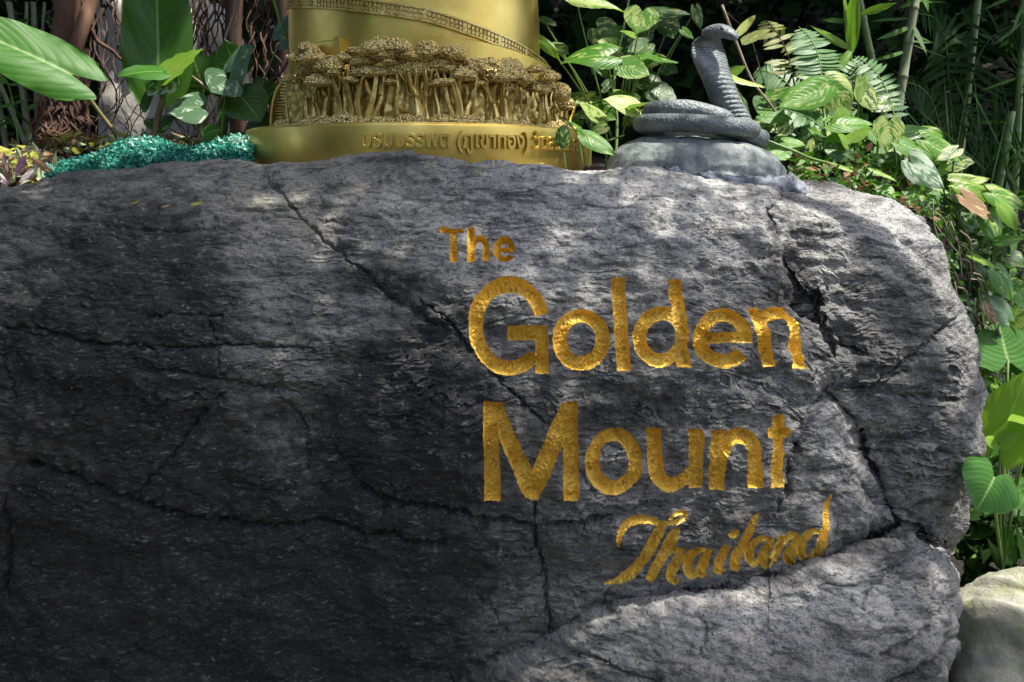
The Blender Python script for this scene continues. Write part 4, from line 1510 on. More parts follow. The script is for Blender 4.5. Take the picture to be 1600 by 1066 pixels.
# ---- pothos between tower and cobra (zoom 850..1100 x 0..250)
a3 = lambda X, Y: (850 + X / 4.264, Y / 4.264)
w3 = lambda w: w / 4.264
P1 = plant('pothos_vine', 965, 150, 1.15, 'variegated pothos climbing between the golden tower and the cobra')
node = at(962, 145, 1.18)
for b, t, w, y, nr, m in [
    ((215, -5), (545, 48), 110, 1.10, UPC, M_POTHOS), ((655, 78), (618, 228), 185, 1.05, UPC, M_POTHOS), ((360, 190), (515, 285), 190, 1.35, UPC, M_POTHOS_D),
    ((432, 372), (122, 382), 205, 1.00, UPC, M_POTHOS), ((600, 235), (503, 203), 60, 1.1, UPC, M_BLADE_Y), ((690, 385), (455, 470), 110, 1.06, (0, -.5, .8), M_POTHOS),
    ((530, 435), (712, 500), 150, 1.0, UPC, M_POTHOS), ((715, 380), (897, 430), 90, 1.02, (.1, -.5, .85), M_POTHOS), ((-20, 270), (112, 380), 62, .98, UPC, M_BLADE_Y),
    ((600, 715), (398, 652), 140, .95, UPC, M_CREAM), ((585, 712), (770, 668), 70, .93, UP, M_LIME), ((690, 690), (915, 668), 46, .92, UP, M_POTHOS),
    ((378, 785), (222, 690), 110, .95, UPC, M_POTHOS), ((360, 760), (190, 765), 120, 1.05, UPC, M_POTHOS_D), ((285, 915), (482, 1027), 118, .42, UPC, M_POTHOS),
    ((640, 520), (800, 560), 190, 1.3, UPC, M_POTHOS_D), ((730, 600), (895, 680), 170, 1.25, UPC, M_POTHOS_D), ((800, 450), (895, 490), 110, 1.35, UPC, M_POTHOS_D),
    ((470, 620), (580, 650), 80, 1.1, UPC, M_POTHOS), ((570, 640), (650, 660), 60, 1.15, UPC, M_POTHOS_D), ((730, 85), (1005, 80), 90, 1.25, UPC, M_POTHOS_D),
    ((925, 200), (1000, 262), 46, 1.2, UPC, M_POTHOS), ((1010, 60), (1045, 205), 60, 1.3, FR, M_POTHOS_D), ((60, 310), (170, 335), 90, 1.15, UPC, M_POTHOS_D),
    ((-10, 125), (88, 168), 62, 1.2, UPC, M_POTHOS_D), ((400, 580), (470, 540), 90, 1.2, UPC, M_GLAUC), ((460, 420), (530, 350), 90, 1.15, UPC, M_GLAUC),
    ((420, 480), (300, 440), 110, 1.1, UPC, M_POTHOS_D), ((250, 880), (180, 800), 70, .6, UPC, M_POTHOS), ((400, 850), (280, 900), 70, .7, UPC, M_POTHOS),
    ((560, 800), (660, 720), 90, 1.0, UPC, M_POTHOS_D), ((330, 640), (200, 690), 90, 1.1, UPC, M_POTHOS_D), ((700, 150), (720, 240), 60, 1.3, FR, M_POTHOS_D), ((850, 130), (930, 60), 70, 1.4, UPC, M_POTHOS_D)]:
    B = a3(*b)
    sy = y + .06
    rootp = at(965 + (B[0] - 965) * .35, min(235, max(B[1] + 30, 165)), sy) if y > .8 else at(B[0] + 3, 262, y)
    leaf(P1, 'heart', m, B, a3(*t), w3(w), y, y - .03, nr, rootp)
leaf(P1, 'round', M_POTHOS_D, a3(122, 985), a3(132, 830), w3(100), .385, .38, FR, at(884, 262, .40))
stem(P1, [at(962, 250, 1.1), at(964, 190, 1.14), at(960, 120, 1.18), at(975, 40, 1.3), at(990, -40, 1.4)], .006, .004, M_STALK)
stem(P1, [at(880, 180, .9), at(900, 205, .6), at(925, 225, .5), at(975, 212, .75)], .004, .003, M_STALK)

# ---- fern on the bank
a4 = lambda X, Y: (1130 + X / 3.554, Y / 3.554)


def leaflet_mesh(mat):
    return leaf_mesh('strap', mat, fold=.10, droop=.16, nt=6, ns=2, seed=2)


LM = {m.name: leaflet_mesh(m) for m in (M_FERN, M_FERN_Y, M_PALM)}


def frond(plant_, pts, ys, n, lpx, mat, wr=.24, gap=0.0, nrm=(0.1, -.8, .6), rach=M_STALK, droop=.25, t0=.12):
    P = smooth_path([at(px, py, y) for (px, py), y in zip(pts, ys)], 40)
    fr = obj('frond', mesh_np('frond', *tube_geo(P, list(np.linspace(.0030, .0012, 40)), 6), rach), plant_)
    k = (np.mean(ys) - CAM_Y) / FPX
    for i in range(n):
        t = t0 + (1 - t0) * (i + .5) / n
        j = min(38, int(t * 39))
        p = Vector(P[j])
        tan = (Vector(P[j + 1]) - Vector(P[j])).normalized()
        nr = Vector(nrm).normalized()
        side = tan.cross(nr).normalized()
        L = lpx * k * (math.sin(math.pi * (.16 + .80 * t)) ** .7)
        for s in (-1, 1):
            if random.random() < gap: continue
            d = (side * s + tan * .28 + Vector((0, 0, -droop * random.uniform(.5, 1.2)))).normalized()
            l2 = L * random.uniform(.85, 1.08)
            o = bpy.data.objects.new('leaflet', LM[mat.name])
            place(o, p, p + d * l2, l2 * wr, nr + Vector((random.uniform(-.3, .3), random.uniform(-.3, .3), random.uniform(-.3, .3))), fr)
    return fr


F1 = plant('sword_fern', 1290, 150, .95, 'green sword fern with arching fronds on the bank beside the cobra', 'fern')
frond(F1, [a4(548, 500), a4(545, 400), a4(528, 310), a4(488, 220), a4(420, 150)], [.88, .9, .92, .95, 1.0], 16, 44, M_FERN)
frond(F1, [a4(400, 500), a4(378, 380), a4(345, 270), a4(285, 165), a4(235, 110)], [.98, 1.0, 1.02, 1.05, 1.1], 13, 38, M_FERN_Y, gap=.25, rach=M_DARKTWIG)
frond(F1, [(1400, 195), (1393, 165), (1380, 130), (1358, 102), (1335, 88)], [.95, .97, 1.0, 1.02, 1.05], 15, 36, M_FERN)
frond(F1, [a4(600, 760), a4(480, 660), a4(380, 620), a4(260, 590)], [.9, .9, .9, .92], 13, 36, M_FERN, nrm=(0, -.6, .8))
frond(F1, [a4(560, 700), a4(640, 560), a4(720, 400), a4(760, 330)], [.98, 1.0, 1.05, 1.1], 14, 34, M_FERN)
frond(F1, [a4(440, 560), a4(330, 440), a4(250, 400), a4(180, 390)], [1.15, 1.15, 1.15, 1.18], 12, 34, M_FERN, nrm=(0, -.8, .5))
frond(F1, [a4(500, 420), a4(420, 260), a4(300, 190), a4(180, 190)], [1.2, 1.2, 1.22, 1.25], 12, 30, M_FERN_Y, gap=.3)
frond(F1, [a4(560, 600), a4(700, 500), a4(840, 470), a4(960, 520)], [1.05, 1.05, 1.08, 1.1], 14, 30, M_FERN)
# broad bright fronds crossing by the cobra's head
for b, t, w in [((75, 195), (188, 75), 46), ((100, 235), (270, 160), 50)]:
    leaf(F1, 'strap', M_FERN_Y, a4(*b), a4(*t), w / 3.55, .85, .95, FR)

# ---- pothos over the bank beside the fern
P2 = plant('pothos_vine', 1300, 240, .80, 'variegated pothos sprawling over the bank in front of the fern')
for b, t, w, y, nr, m in [
    ((550, 490), (300, 610), 150, .80, UPC, M_POTHOS), ((575, 470), (735, 600), 175, .82, (-.3, -.8, .5), M_POTHOS), ((655, 690), (640, 590), 150, .76, UPC, M_LIME),
    ((612, 690), (862, 672), 120, .74, UPC, M_POTHOS), ((25, 415), (128, 365), 62, .85, UPC, M_LIME), ((42, 430), (232, 497), 84, .80, (.2, -.6, .8), M_CREAM),
    ((40, 535), (155, 600), 66, .85, UPC, M_POTHOS), ((222, 640), (385, 655), 95, .82, UPC, M_POTHOS), ((345, 790), (468, 800), 72, .72, UPC, M_POTHOS),
    ((770, 440), (752, 575), 50, .85, FR, M_CREAM), ((775, 500), (845, 630), 110, .90, UPC, M_POTHOS_D), ((600, 830), (752, 860), 110, .72, UPC, M_POTHOS_D),
    ((615, 915), (805, 972), 66, .66, UP, M_CREAM), ((425, 905), (505, 935), 56, .68, UPC, M_POTHOS), ((640, 770), (560, 850), 90, .75, UPC, M_BLADE_Y),
    ((700, 740), (830, 720), 120, .85, UPC, M_BLADE_Y), ((480, 720), (420, 800), 70, .8, UPC, M_POTHOS_D), ((690, 800), (640, 740), 66, .7, UPC, M_LIME),
    ((540, 760), (480, 700), 60, .78, UPC, M_POTHOS), ((250, 540), (420, 480), 60, .9, UPC, M_POTHOS), ((360, 700), (300, 760), 70, .8, UPC, M_POTHOS_D),
    ((900, 560), (770, 580), 130, .92, UPC, M_POTHOS_D), ((200, 740), (280, 700), 60, .85, UPC, M_POTHOS_D), ((100, 660), (80, 610), 50, .85, UPC, M_POTHOS)]:
    B = a4(*b)
    leaf(P2, 'heart', m, B, a4(*t), w / 3.55, y, y - .02, nr, at(B[0] * .7 + 1310 * .3, max(B[1] + 28, 235), y + .08))
stem(P2, [at(1165, 190, .72), at(1190, 215, .64), at(1240, 236, .62), at(1275, 250, .66), at(1330, 262, .74)], .0045, .004, M_STALK)
stem(P2, [a4(745, 835), a4(800, 890), a4(850, 860), a4(865, 760)] and [at(*a4(745, 835), .70), at(*a4(800, 885), .68), at(*a4(850, 870), .68), at(*a4(862, 740), .70)], .004, .0035, M_LIME)
# ---- next clump along the bank
a5 = lambda X, Y: (1350 + X / 3.333, Y / 3.333)
P3 = plant('pothos_vine', 1450, 290, .66, 'pothos clump with a curled heart leaf on the bank above the boulder end')
for b, t, w, y, nr, m in [
    ((128, 640), (125, 792), 135, .68, UPC, M_POTHOS), ((205, 690), (335, 672), 86, .74, UPC, M_POTHOS_D), ((310, 680), (425, 690), 60, .76, UPC, M_BLADE_Y),
    ((185, 745), (375, 835), 120, .68, UPC, M_POTHOS), ((325, 735), (542, 835), 125, .70, UPC, M_POTHOS), ((480, 780), (375, 838), 66, .66, UPC, M_POTHOS_D),
    ((252, 848), (412, 988), 140, .62, (-.2, -.9, .4), M_GLAUC), ((300, 800), (255, 790), 60, .66, UPC, M_GLAUC), ((40, 885), (175, 938), 52, .62, UP, M_POTHOS), ((100, 975), (30, 1010), 96, .60, UPC, M_POTHOS_D),
    ((95, 985), (168, 1030), 90, .58, UPC, M_POTHOS), ((480, 945), (655, 938), 84, .66, UPC, M_CREAM), ((495, 975), (702, 1032), 96, .60, UPC, M_LIME),
    ((690, 1010), (842, 1062), 100, .60, UPC, M_POTHOS), ((430, 860), (380, 920), 50, .68, UPC, M_BLADE_Y), ((390, 1000), (440, 900), 70, .72, UPC, M_POTHOS_D)]:
    B = a5(*b)
    leaf(P3, 'heart', m, B, a5(*t), w / 3.33, y, y - .02, nr, at(B[0] * .75 + 1450 * .25, max(B[1] + 20, 300), y + .07))
rq = np.random.default_rng(55)
for k in range(46):
    x = rq.uniform(1190, 1490)
    yy = rq.uniform(np.interp(x, [1190, 1300, 1400, 1490], [150, 170, 175, 240]), np.interp(x, [1190, 1240, 1300, 1380, 1490], [200, 262, 268, 296, 345]))
    y = .62 + (300 - yy) / 150 * .4
    L = rq.uniform(24, 46)
    an = rq.uniform(-1.6, 1.6)
    leaf(P2 if x < 1370 else P3, 'heart', [M_POTHOS, M_POTHOS_D, M_POTHOS, M_BIGLEAF, M_POTHOS_D][k % 5], (x, yy), (x + L * math.sin(an), yy + L * .75 * math.cos(an)), L * rq.uniform(.7, .95), y, y - .03,
         (rq.uniform(-.4, .4), -.75, .6), at(x + rq.uniform(-8, 8), yy + 24, y + .06))
for k in range(22):
    x, yy = rq.uniform(862, 1060), rq.uniform(20, 215)
    if yy > 150 and x > 985: continue
    L = rq.uniform(26, 44)
    an = rq.uniform(-1.7, 1.7)
    y = rq.uniform(1.15, 1.5)
    leaf(P1, 'heart', [M_POTHOS_D, M_POTHOS, M_POTHOS_D, M_BACKLIT][k % 4], (x, yy), (x + L * math.sin(an), yy + L * .8 * math.cos(an)), L * rq.uniform(.7, .95), y, y - .03, (rq.uniform(-.4, .4), -.75, .6), at(x + rq.uniform(-8, 8), yy + 24, y + .06))
# ---- trailing down beside the boulder
a6 = lambda X, Y: (1420 + X / 3.135, 280 + Y / 3.135)
P4 = plant('pothos_vine', 1540, 420, .60, 'variegated pothos trailing down the bank past the boulder end')
for b, t, w, y, nr, m in [
    ((225, 0), (398, 15), 60, .66, UPC, M_POTHOS), ((240, 35), (432, 102), 90, .60, UPC, M_LIME), ((405, 70), (572, 142), 105, .58, UPC, M_POTHOS), ((275, 88), (424, 205), 90, .55, UPC, M_DRY),
    ((390, 175), (432, 325), 130, .56, UPC, M_POTHOS), ((448, 130), (558, 242), 86, .52, UPC, M_BLADE_Y), ((440, 305), (580, 280), 56, .52, UPC, M_POTHOS), ((275, 185), (345, 268), 76, .62, UPC, M_GLAUC),
    ((318, 380), (458, 442), 56, .52, UP, M_LIME), ((330, 430), (392, 494), 60, .55, UPC, M_POTHOS_D), ((380, 475), (440, 545), 90, .54, UPC, M_POTHOS), ((430, 455), (512, 595), 120, .50, UPC, M_POTHOS),
    ((480, 682), (412, 566), 100, .46, (.2, -.9, .4), M_GLAUC), ((490, 690), (560, 640), 120, .5, UPC, M_POTHOS), ((350, 560), (300, 500), 70, .64, UPC, M_POTHOS_D), ((300, 300), (250, 360), 70, .68, UPC, M_POTHOS_D),
    ((500, 380), (570, 420), 90, .6, UPC, M_POTHOS_D), ((350, 250), (300, 200), 60, .66, UPC, M_POTHOS_D), ((480, 520), (560, 500), 80, .62, UPC, M_POTHOS_D), ((270, 430), (215, 380), 60, .7, UPC, M_POTHOS_D),
    ((200, 260), (260, 300), 60, .72, UPC, M_POTHOS_D), ((400, 620), (340, 560), 60, .6, UPC, M_POTHOS_D), ((540, 560), (575, 640), 80, .56, UPC, M_POTHOS_D)]:
    B = a6(*b)
    leaf(P4, 'heart', m, B, a6(*t), w / 3.135, y, y - .02, nr, at(B[0] * .6 + 1530 * .4, B[1] + 26, y + .10))
leaf(P4, 'round', M_DRY, a6(365, 600), a6(432, 712), 15, .44, .43, FR, name='withered_leaf')
stem(P4, [at(1470, 300, .62), at(1500, 345, .60), at(1520, 400, .58), at(1530, 470, .56), at(1545, 560, .54)], .006, .004, M_STALK)
stem(P4, [at(1455, 330, .58), at(1462, 365, .56), at(1480, 395, .57), at(1510, 410, .6)], .0045, .003, M_STALK)
# small round-leaved creeper
P5 = plant('round_leaved_creeper', 1515, 490, .50, 'small creeper with rounded grey green leaves clinging beside the boulder end')
for X, Y in [(285, 610), (320, 600), (345, 625), (275, 640), (310, 635), (340, 655), (300, 660), (335, 680), (290, 690), (265, 660), (300, 715), (325, 640)]:
    b = a6(X, Y)
    t = (b[0] + random.uniform(-9, 9), b[1] + random.uniform(-10, 6))
    leaf(P5, 'round', M_GLAUC, b, t, 9, .47, .465, UPC)
# ---- large arum at the frame edge
a7 = lambda X, Y: (1460 + X / 3.136, 560 + Y / 3.136)
P6 = plant('arum_plant', 1570, 890, .42, 'arum with large heart shaped glossy leaves growing beside the boulder')
HB = leaf_mesh('heart', M_BIGLEAF, .10, .14, .012, 0, 22, 12, 1, .22)
HB2 = leaf_mesh('heart', M_BIGLEAF, .25, .05, .010, 0, 22, 12, 2, .2)
HL = leaf_mesh('heart', M_LIME, .22, .12, .012, .1, 22, 12, 3, .2)
rt = at(1566, 892, .42)
leaf(P6, 'heart', M_BIGLEAF, a7(290, 585), a7(218, 752), 92, .10, .04, (.1, -.92, .45), rt, M_STALK, .004, mesh=HB)
leaf(P6, 'heart', M_LIME, a7(322, 415), a7(455, 60), 82, .36, .34, (-.5, -.8, .3), rt, M_STALK, .004, mesh=HL)
leaf(P6, 'heart', M_BLADE_Y, a7(322, 412), a7(425, 360), 26, .33, .31, UPC, rt, M_STALK, .003)
leaf(P6, 'heart', M_BLADE_Y, a7(305, 415), a7(232, 405), 20, .33, .31, UPC)
leaf(P6, 'heart', M_BIGLEAF, a7(440, 380), a7(278, 480), 40, .40, .36, UP, rt, M_STALK, .003)
leaf(P6, 'heart', M_LIME, a7(480, 300), a7(362, 298), 34, .33, .30, UP, rt, M_STALK, .003)
leaf(P6, 'heart', M_BIGLEAF, a7(440, 640), a7(240, 745), 46, .42, .38, UP, rt, M_STALK, .003)
leaf(P6, 'heart', M_BACKLIT, a7(360, 700), a7(470, 800), 50, .46, .42, UPC, rt, M_STALK, .003)
leaf(P6, 'heart', M_BIGLEAF, a6(485, 885), a6(440, 690), 112, .44, .50, (.1, -.85, .5), rt, M_STALK, .004, mesh=HB2)
leaf(P6, 'heart', M_BACKLIT, a6(500, 900), a6(600, 850), 60, .5, .5, UPC, rt, M_STALK, .003)
for X, Y, X2, Y2, w in [(340, 1040, 262, 880, 24), (400, 1010, 372, 830, 22), (470, 1040, 400, 820, 30), (330, 1030, 355, 780, 14)]:
    leaf(P6, 'lance', M_BLADE, a7(X, Y), a7(X2, Y2), w / 1.6, .42, .38, FR)

# ---- left: broad arums in front of the pale rock
P7 = plant('arum_plant', 190, 220, .95, 'broad leaved arum with one long leaf arching over the pink striped plants')
HE = leaf_mesh('arrow', M_BIGLEAF, .22, .10, .006, 0, 40, 18, 1, .17)
leaf(P7, 'arrow', M_BIGLEAF, (110, 118), (-95, 14), 108, .92, .80, (.30, -.80, .62), None, mesh=HE)
stem(P7, [at(192, 222, .97), at(165, 188, .96), at(135, 148, .94), at(112, 121, .92)], .009, .0055, M_STALK_R, 'leaf_stalk')
P8 = plant('arum_plant', 245, 220, .98, 'upright arum with a tall dark ribbed leaf on a thick reddish stalk')
HV = leaf_mesh('arrow', M_BACKLIT, .12, .06, .010, 0, 40, 18, 2, .17)
leaf(P8, 'arrow', M_BACKLIT, (247, 116), (240, -130), 104, 1.04, 1.10, (.05, -.98, .2), None, mesh=HV)
stem(P8, [at(240, 224, .98), at(246, 185, .98), at(256, 145, .97), at(255, 112, .97)], .012, .008, M_STALK_R, 'leaf_stalk')
leaf(P8, 'heart', M_BIGLEAF, (254, 114), (182, 108), 34, .96, .90, (0, -.55, .85), None)
leaf(P8, 'heart', M_LIME, (254, 118), (314, 74), 40, .96, .98, (-.3, -.75, .6), None)
leaf(P8, 'heart', M_GLAUC, (262, 118), (232, 152), 48, .99, .95, (0, -.8, .5), None)
leaf(P8, 'heart', M_POTHOS_D, (246, 195), (222, 186), 24, 1.0, 1.0, UPC, at(243, 215, 1.0))
leaf(P8, 'heart', M_POTHOS_D, (248, 198), (272, 182), 30, 1.0, 1.0, UPC, at(243, 215, 1.0))
P9 = plant('philodendron', 335, 220, 1.1, 'silvery leaved philodendron beside the golden plinth')
for b, t, w, y, m in [((362, 112), (392, 68), 56, 1.05, M_GLAUC), ((368, 108), (350, 62), 50, 1.08, M_BACKLIT), ((354, 124), (330, 146), 62, 1.0, M_GLAUC), ((312, 168), (256, 168), 62, .98, M_GLAUC),
                      ((318, 140), (298, 78), 80, 1.12, M_BACKLIT), ((345, 135), (335, 80), 60, 1.15, M_BACKLIT), ((300, 150), (275, 108), 64, 1.14, M_BACKLIT), ((376, 150), (410, 192), 62, 1.05, M_BACKLIT),
                      ((318, 216), (340, 195), 30, .9, M_BIGLEAF), ((395, 215), (420, 180), 40, 1.2, M_BACKLIT), ((440, 60), (470, 15), 44, 1.3, M_GLAUC), ((440, 130), (455, 122), 24, 1.2, M_BACKLIT), ((345, 190), (368, 168), 50, 1.1, M_BACKLIT), ((415, 160), (400, 120), 50, 1.4, M_BACKLIT)]:
    leaf(P9, 'heart', m, b, t, w, y, y - .03, UPC, at(b[0] * .5 + 168, 218, y + .02), M_STALK, .003)
stem(P9, [at(312, 222, 1.0), at(320, 190, .99), at(335, 162, .98), at(332, 140, .98)], .011, .006, M_TWIG)
stem(P9, [at(298, 118, 1.08), at(312, 128, 1.05), at(330, 142, 1.0), at(358, 142, 1.0), at(362, 132, 1.0)], .004, .004, M_TWIG)
stem(P9, [at(362, 152, 1.06), at(395, 145, 1.1), at(430, 122, 1.2), at(448, 100, 1.25), at(452, 75, 1.3)], .005, .004, M_DARKTWIG)
stem(P9, [at(372, -20, 1.2), at(366, 20, 1.2), at(352, 60, 1.18), at(356, 85, 1.16), at(364, 90, 1.15)], .004, .003, M_TWIG)
stem(P9, [at(376, -20, 1.19), at(368, 40, 1.18), at(367, 75, 1.16), at(368, 98, 1.13)], .004, .003, M_TWIG)
stem(P9, [at(425, -10, 1.1), at(440, 40, 1.1), at(455, 80, 1.12)], .006, .006, M_STALK)

# pink striped plants at the far end of the teal groundcover
PK = plant('striped_spiderwort', 40, 275, .62, 'pink and white striped spiderwort growing beyond the teal groundcover')
rk = np.random.default_rng(11)
for k in range(46):
    x = rk.uniform(-40, 92)
    yb = 292 - max(0, x) * .22 + rk.uniform(-14, 4)
    L = rk.uniform(26, 52)
    an = rk.uniform(-1.1, 1.1)
    m = [M_PINK, M_PALEGREEN, M_PALEGREEN, M_DRY, M_PINK][k % 5]
    y = rk.uniform(.5, .8)
    leaf(PK, 'lance', m, (x, yb), (x + L * math.sin(an), yb - L * math.cos(an) * .9), rk.uniform(10, 17), y, y + rk.uniform(-.08, .05), (rk.uniform(-.5, .5), -.7, .6))

# ------------------------------------------------------------------ teal groundcover
def make_cover():
    n = N('teal_groundcover')
    r = n.attr('tint')
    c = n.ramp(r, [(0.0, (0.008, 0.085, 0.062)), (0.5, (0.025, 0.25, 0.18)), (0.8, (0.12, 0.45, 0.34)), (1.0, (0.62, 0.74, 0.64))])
    p = n.principled(Base_Color=c, Roughness=.45)
    t = n.node('BsdfTranslucent', {'Color': c}).outputs[0]
    m = n.node('MixShader', {0: .2})
    n.t.links.new(p, m.inputs[1]); n.t.links.new(t, m.inputs[2])
    mat = n.done(m.outputs[0])
    r0 = np.random.default_rng(21)
    topx = [72, 100, 130, 160, 185, 205, 240, 262, 280, 300, 325, 345, 365, 395]
    topy = [266, 254, 248, 236, 222, 214, 215, 222, 229, 233, 228, 217, 212, 213]
    boty = [272, 272, 268, 264, 262, 260, 258, 256, 254, 252, 251, 250, 251, 252]
    V, F, T = [], [], []
    for k in range(11000):
        px = r0.uniform(74, 394)
        t0, b0 = np.interp(px, topx, topy), np.interp(px, topx, boty)
        f = r0.uniform(0, 1) ** .8
        py = t0 + (b0 + 4 - t0) * f + r0.normal() * 1.6
        y = .50 + .16 * (1 - f) ** 1.2 + r0.uniform(-.03, .05) + .10 * (px > 300)
        c = np.array(at(px, py, y))
        s = r0.uniform(.0045, .0092)
        d = r0.normal(size=3); d[2] = abs(d[2]) * .6; d /= np.linalg.norm(d)
        nn = np.array([0, -.5, .6]) + r0.normal(size=3) * .6
        e = np.cross(d, nn); e /= np.linalg.norm(e)
        i = len(V)
        V += [c, c + d * s + e * s * .55, c + d * s * 2.0, c + d * s - e * s * .55]
        F.append((i, i + 1, i + 2, i + 3))
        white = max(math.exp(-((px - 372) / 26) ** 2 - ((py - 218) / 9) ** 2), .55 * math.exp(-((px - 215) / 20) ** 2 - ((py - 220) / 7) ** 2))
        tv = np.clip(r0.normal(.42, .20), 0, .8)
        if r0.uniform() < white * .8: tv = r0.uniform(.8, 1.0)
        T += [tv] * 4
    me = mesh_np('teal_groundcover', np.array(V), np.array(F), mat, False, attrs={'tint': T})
    tag(obj('teal_groundcover', me), 'low mound of tiny teal leaves creeping along the boulder top', 'groundcover', kind='stuff')


make_cover()

# ------------------------------------------------------------------ pale rock, fig roots, bamboo behind at the left
def blob_rock(name, c, r, mat, seed, label, cat='rock', amp=.12, nu=90, nv=60, sq=.75):
    u = np.linspace(0, 2 * math.pi, nu, endpoint=False)
    v = np.linspace(.01, math.pi - .01, nv)
    Uu, Vv = np.meshgrid(u, v)
    sp = lambda a: np.sign(a) * np.abs(a) ** sq
    D = np.stack([sp(np.sin(Vv)) * sp(np.cos(Uu)), sp(np.sin(Vv)) * sp(np.sin(Uu)), sp(np.cos(Vv))], -1).reshape(-1, 3)
    h = fbm(D[:, 0] * 1.6 + D[:, 1] * 1.1, D[:, 2] * 1.7 + D[:, 1] * .6, 4, seed) * amp + .02 * noise2(D[:, 0] * 12 + D[:, 1] * 8, D[:, 2] * 12, seed + 5)
    X = D * (1 + h)[:, None] * np.array(r) + np.array(c)
    idx = np.arange(nu * nv).reshape(nv, nu)
    q = np.stack([idx[:-1], np.roll(idx[:-1], -1, 1), np.roll(idx[1:], -1, 1), idx[1:]], -1).reshape(-1, 4)
    return tag(obj(name, mesh_np(name, X, q[:, ::-1], mat)), label, cat)


c = at(215, 140, 2.05)
blob_rock('pale_boulder', (c.x + .06, c.y + .35, 1.75), (.36, .35, .62), M_PALEROCK, 3, 'pale weathered boulder standing among the fig roots')
FG = tag(empty('strangler_fig', at(95, 225, 1.75)), 'fig tree whose brown aerial roots grip the pale boulder', 'tree')
rf = np.random.default_rng(4)


def root(pts, ys, r0, r1, name='aerial_root', mat=M_ROOT, wob=.0, seg=8, n=26):
    P = smooth_path([at(x, y, d) for (x, y), d in zip(pts, ys)], n)
    if wob:
        P = P + wob * np.stack([noise2(np.linspace(0, 5, n), np.zeros(n), int(rf.integers(90))), noise2(np.linspace(0, 5, n), np.zeros(n) + 3, int(rf.integers(90))), np.zeros(n)], -1)
    return obj(name, mesh_np(name, *tube_geo(P, list(np.linspace(r0, r1, n)), seg), mat), FG)


root([(120, -90), (108, 0), (98, 60), (88, 120), (82, 215)], [1.8, 1.75, 1.72, 1.7, 1.68], .045, .05, 'trunk', seg=14)
root([(160, -60), (140, 10), (128, 45), (104, 130), (98, 220)], [1.8, 1.75, 1.7, 1.68, 1.66], .028, .03, 'trunk', seg=12)
for k in range(80):
    x0 = rf.uniform(66, 128)
    root([(x0 + rf.uniform(-6, 6), rf.uniform(60, 120)), (x0 + rf.uniform(-10, 10), 160), (x0 + rf.uniform(-22, 22), 200), (x0 + rf.uniform(-45, 45), rf.uniform(218, 240))], [1.64, 1.62, 1.6, 1.55], rf.uniform(.003, .011), rf.uniform(.002, .005), wob=.03, seg=6)
for k in range(30):
    x0 = rf.uniform(100, 330)
    root([(x0 + rf.uniform(-40, 40), -20), (x0, rf.uniform(40, 90)), (x0 + rf.uniform(-25, 25), rf.uniform(110, 170)), (x0 + rf.uniform(-60, 60), rf.uniform(190, 225))], [1.95, 1.86, 1.82, 1.8], rf.uniform(.003, .007), .0018, 'hanging_root', M_DARKTWIG if k % 2 else M_ROOT, wob=.04, seg=5)
root([(130, 30), (150, 60), (180, 85), (210, 110)], [1.75, 1.78, 1.8, 1.82], .011, .006, wob=.01)
root([(365, -60), (366, 0), (364, 40), (366, 90), (372, 220)], [1.9, 1.9, 1.9, 1.9, 1.9], .038, .034, 'trunk', seg=12)
root([(440, -60), (446, 0), (450, 60), (448, 130), (452, 230)], [1.95, 1.95, 1.95, 1.95, 1.95], .05, .046, 'trunk', seg=12)
for k in range(60):
    x0 = rf.uniform(300, 470)
    root([(x0 + rf.uniform(-10, 10), -20), (x0, rf.uniform(40, 80)), (x0 + rf.uniform(-14, 14), rf.uniform(110, 150)), (x0 + rf.uniform(-25, 25), rf.uniform(180, 215))], [2.0, 1.95, 1.92, 1.9], rf.uniform(.0025, .006), .0016, 'hanging_root', M_ROOT if k % 3 else M_DARKTWIG, wob=.05, seg=5)


def culm_mesh(px0, py0, px1, py1, y, r, mat, parent, nodes=5, name='culm'):
    p0, p1 = at(px0, py0, y), at(px1, py1, y)
    dr = (p1 - p0).normalized()
    while p0.z > float(bank_z(p0.x, p0.y)) - .04 and p0.z > -.1:
        p0 = p0 - dr * .05
    pts, rad = [], []
    nodes = max(nodes, int((p1 - p0).length / .12))
    for k in range(nodes):
        for (f, rr) in ((.0, 1.0), (.04, 1.16), (.08, 1.0), (.5, .96), (.92, .98)):
            t = (k + f) / nodes
            pts.append(p0.lerp(p1, t))
            rad.append(r * rr * (1 - .15 * t))
    return obj(name, mesh_np(name, *tube_geo(pts, rad, 10), mat), parent)


def bamboo(px0, py0, px1, py1, y, r, mat, label, nleaf=0, grp=None, lm=None, seed=0):
    q0, q1 = at(px0, py0, y), at(px1, py1, y)
    d0 = (q1 - q0).normalized()
    while q0.z > float(bank_z(q0.x, q0.y)) and q0.z > -.05:
        q0 = q0 - d0 * .05
    b = tag(empty('bamboo', q0), label, 'bamboo', grp)
    culm_mesh(px0, py0, px1, py1, y, r, mat, b, 6)
    rr = np.random.default_rng(seed)
    for k in range(nleaf):
        t = rr.uniform(.25, 1)
        x, yy = px0 + (px1 - px0) * t, py0 + (py1 - py0) * t
        an = rr.uniform(-2.4, 2.4)
        L = rr.uniform(30, 75)
        leaf(b, 'lance', lm or M_BLADE, (x, yy), (x + L * math.sin(an), yy + L * .9 * abs(math.cos(an))), rr.uniform(5, 9), y, y + rr.uniform(-.2, .2), (rr.uniform(-.5, .5), -.7, .5))
    return b


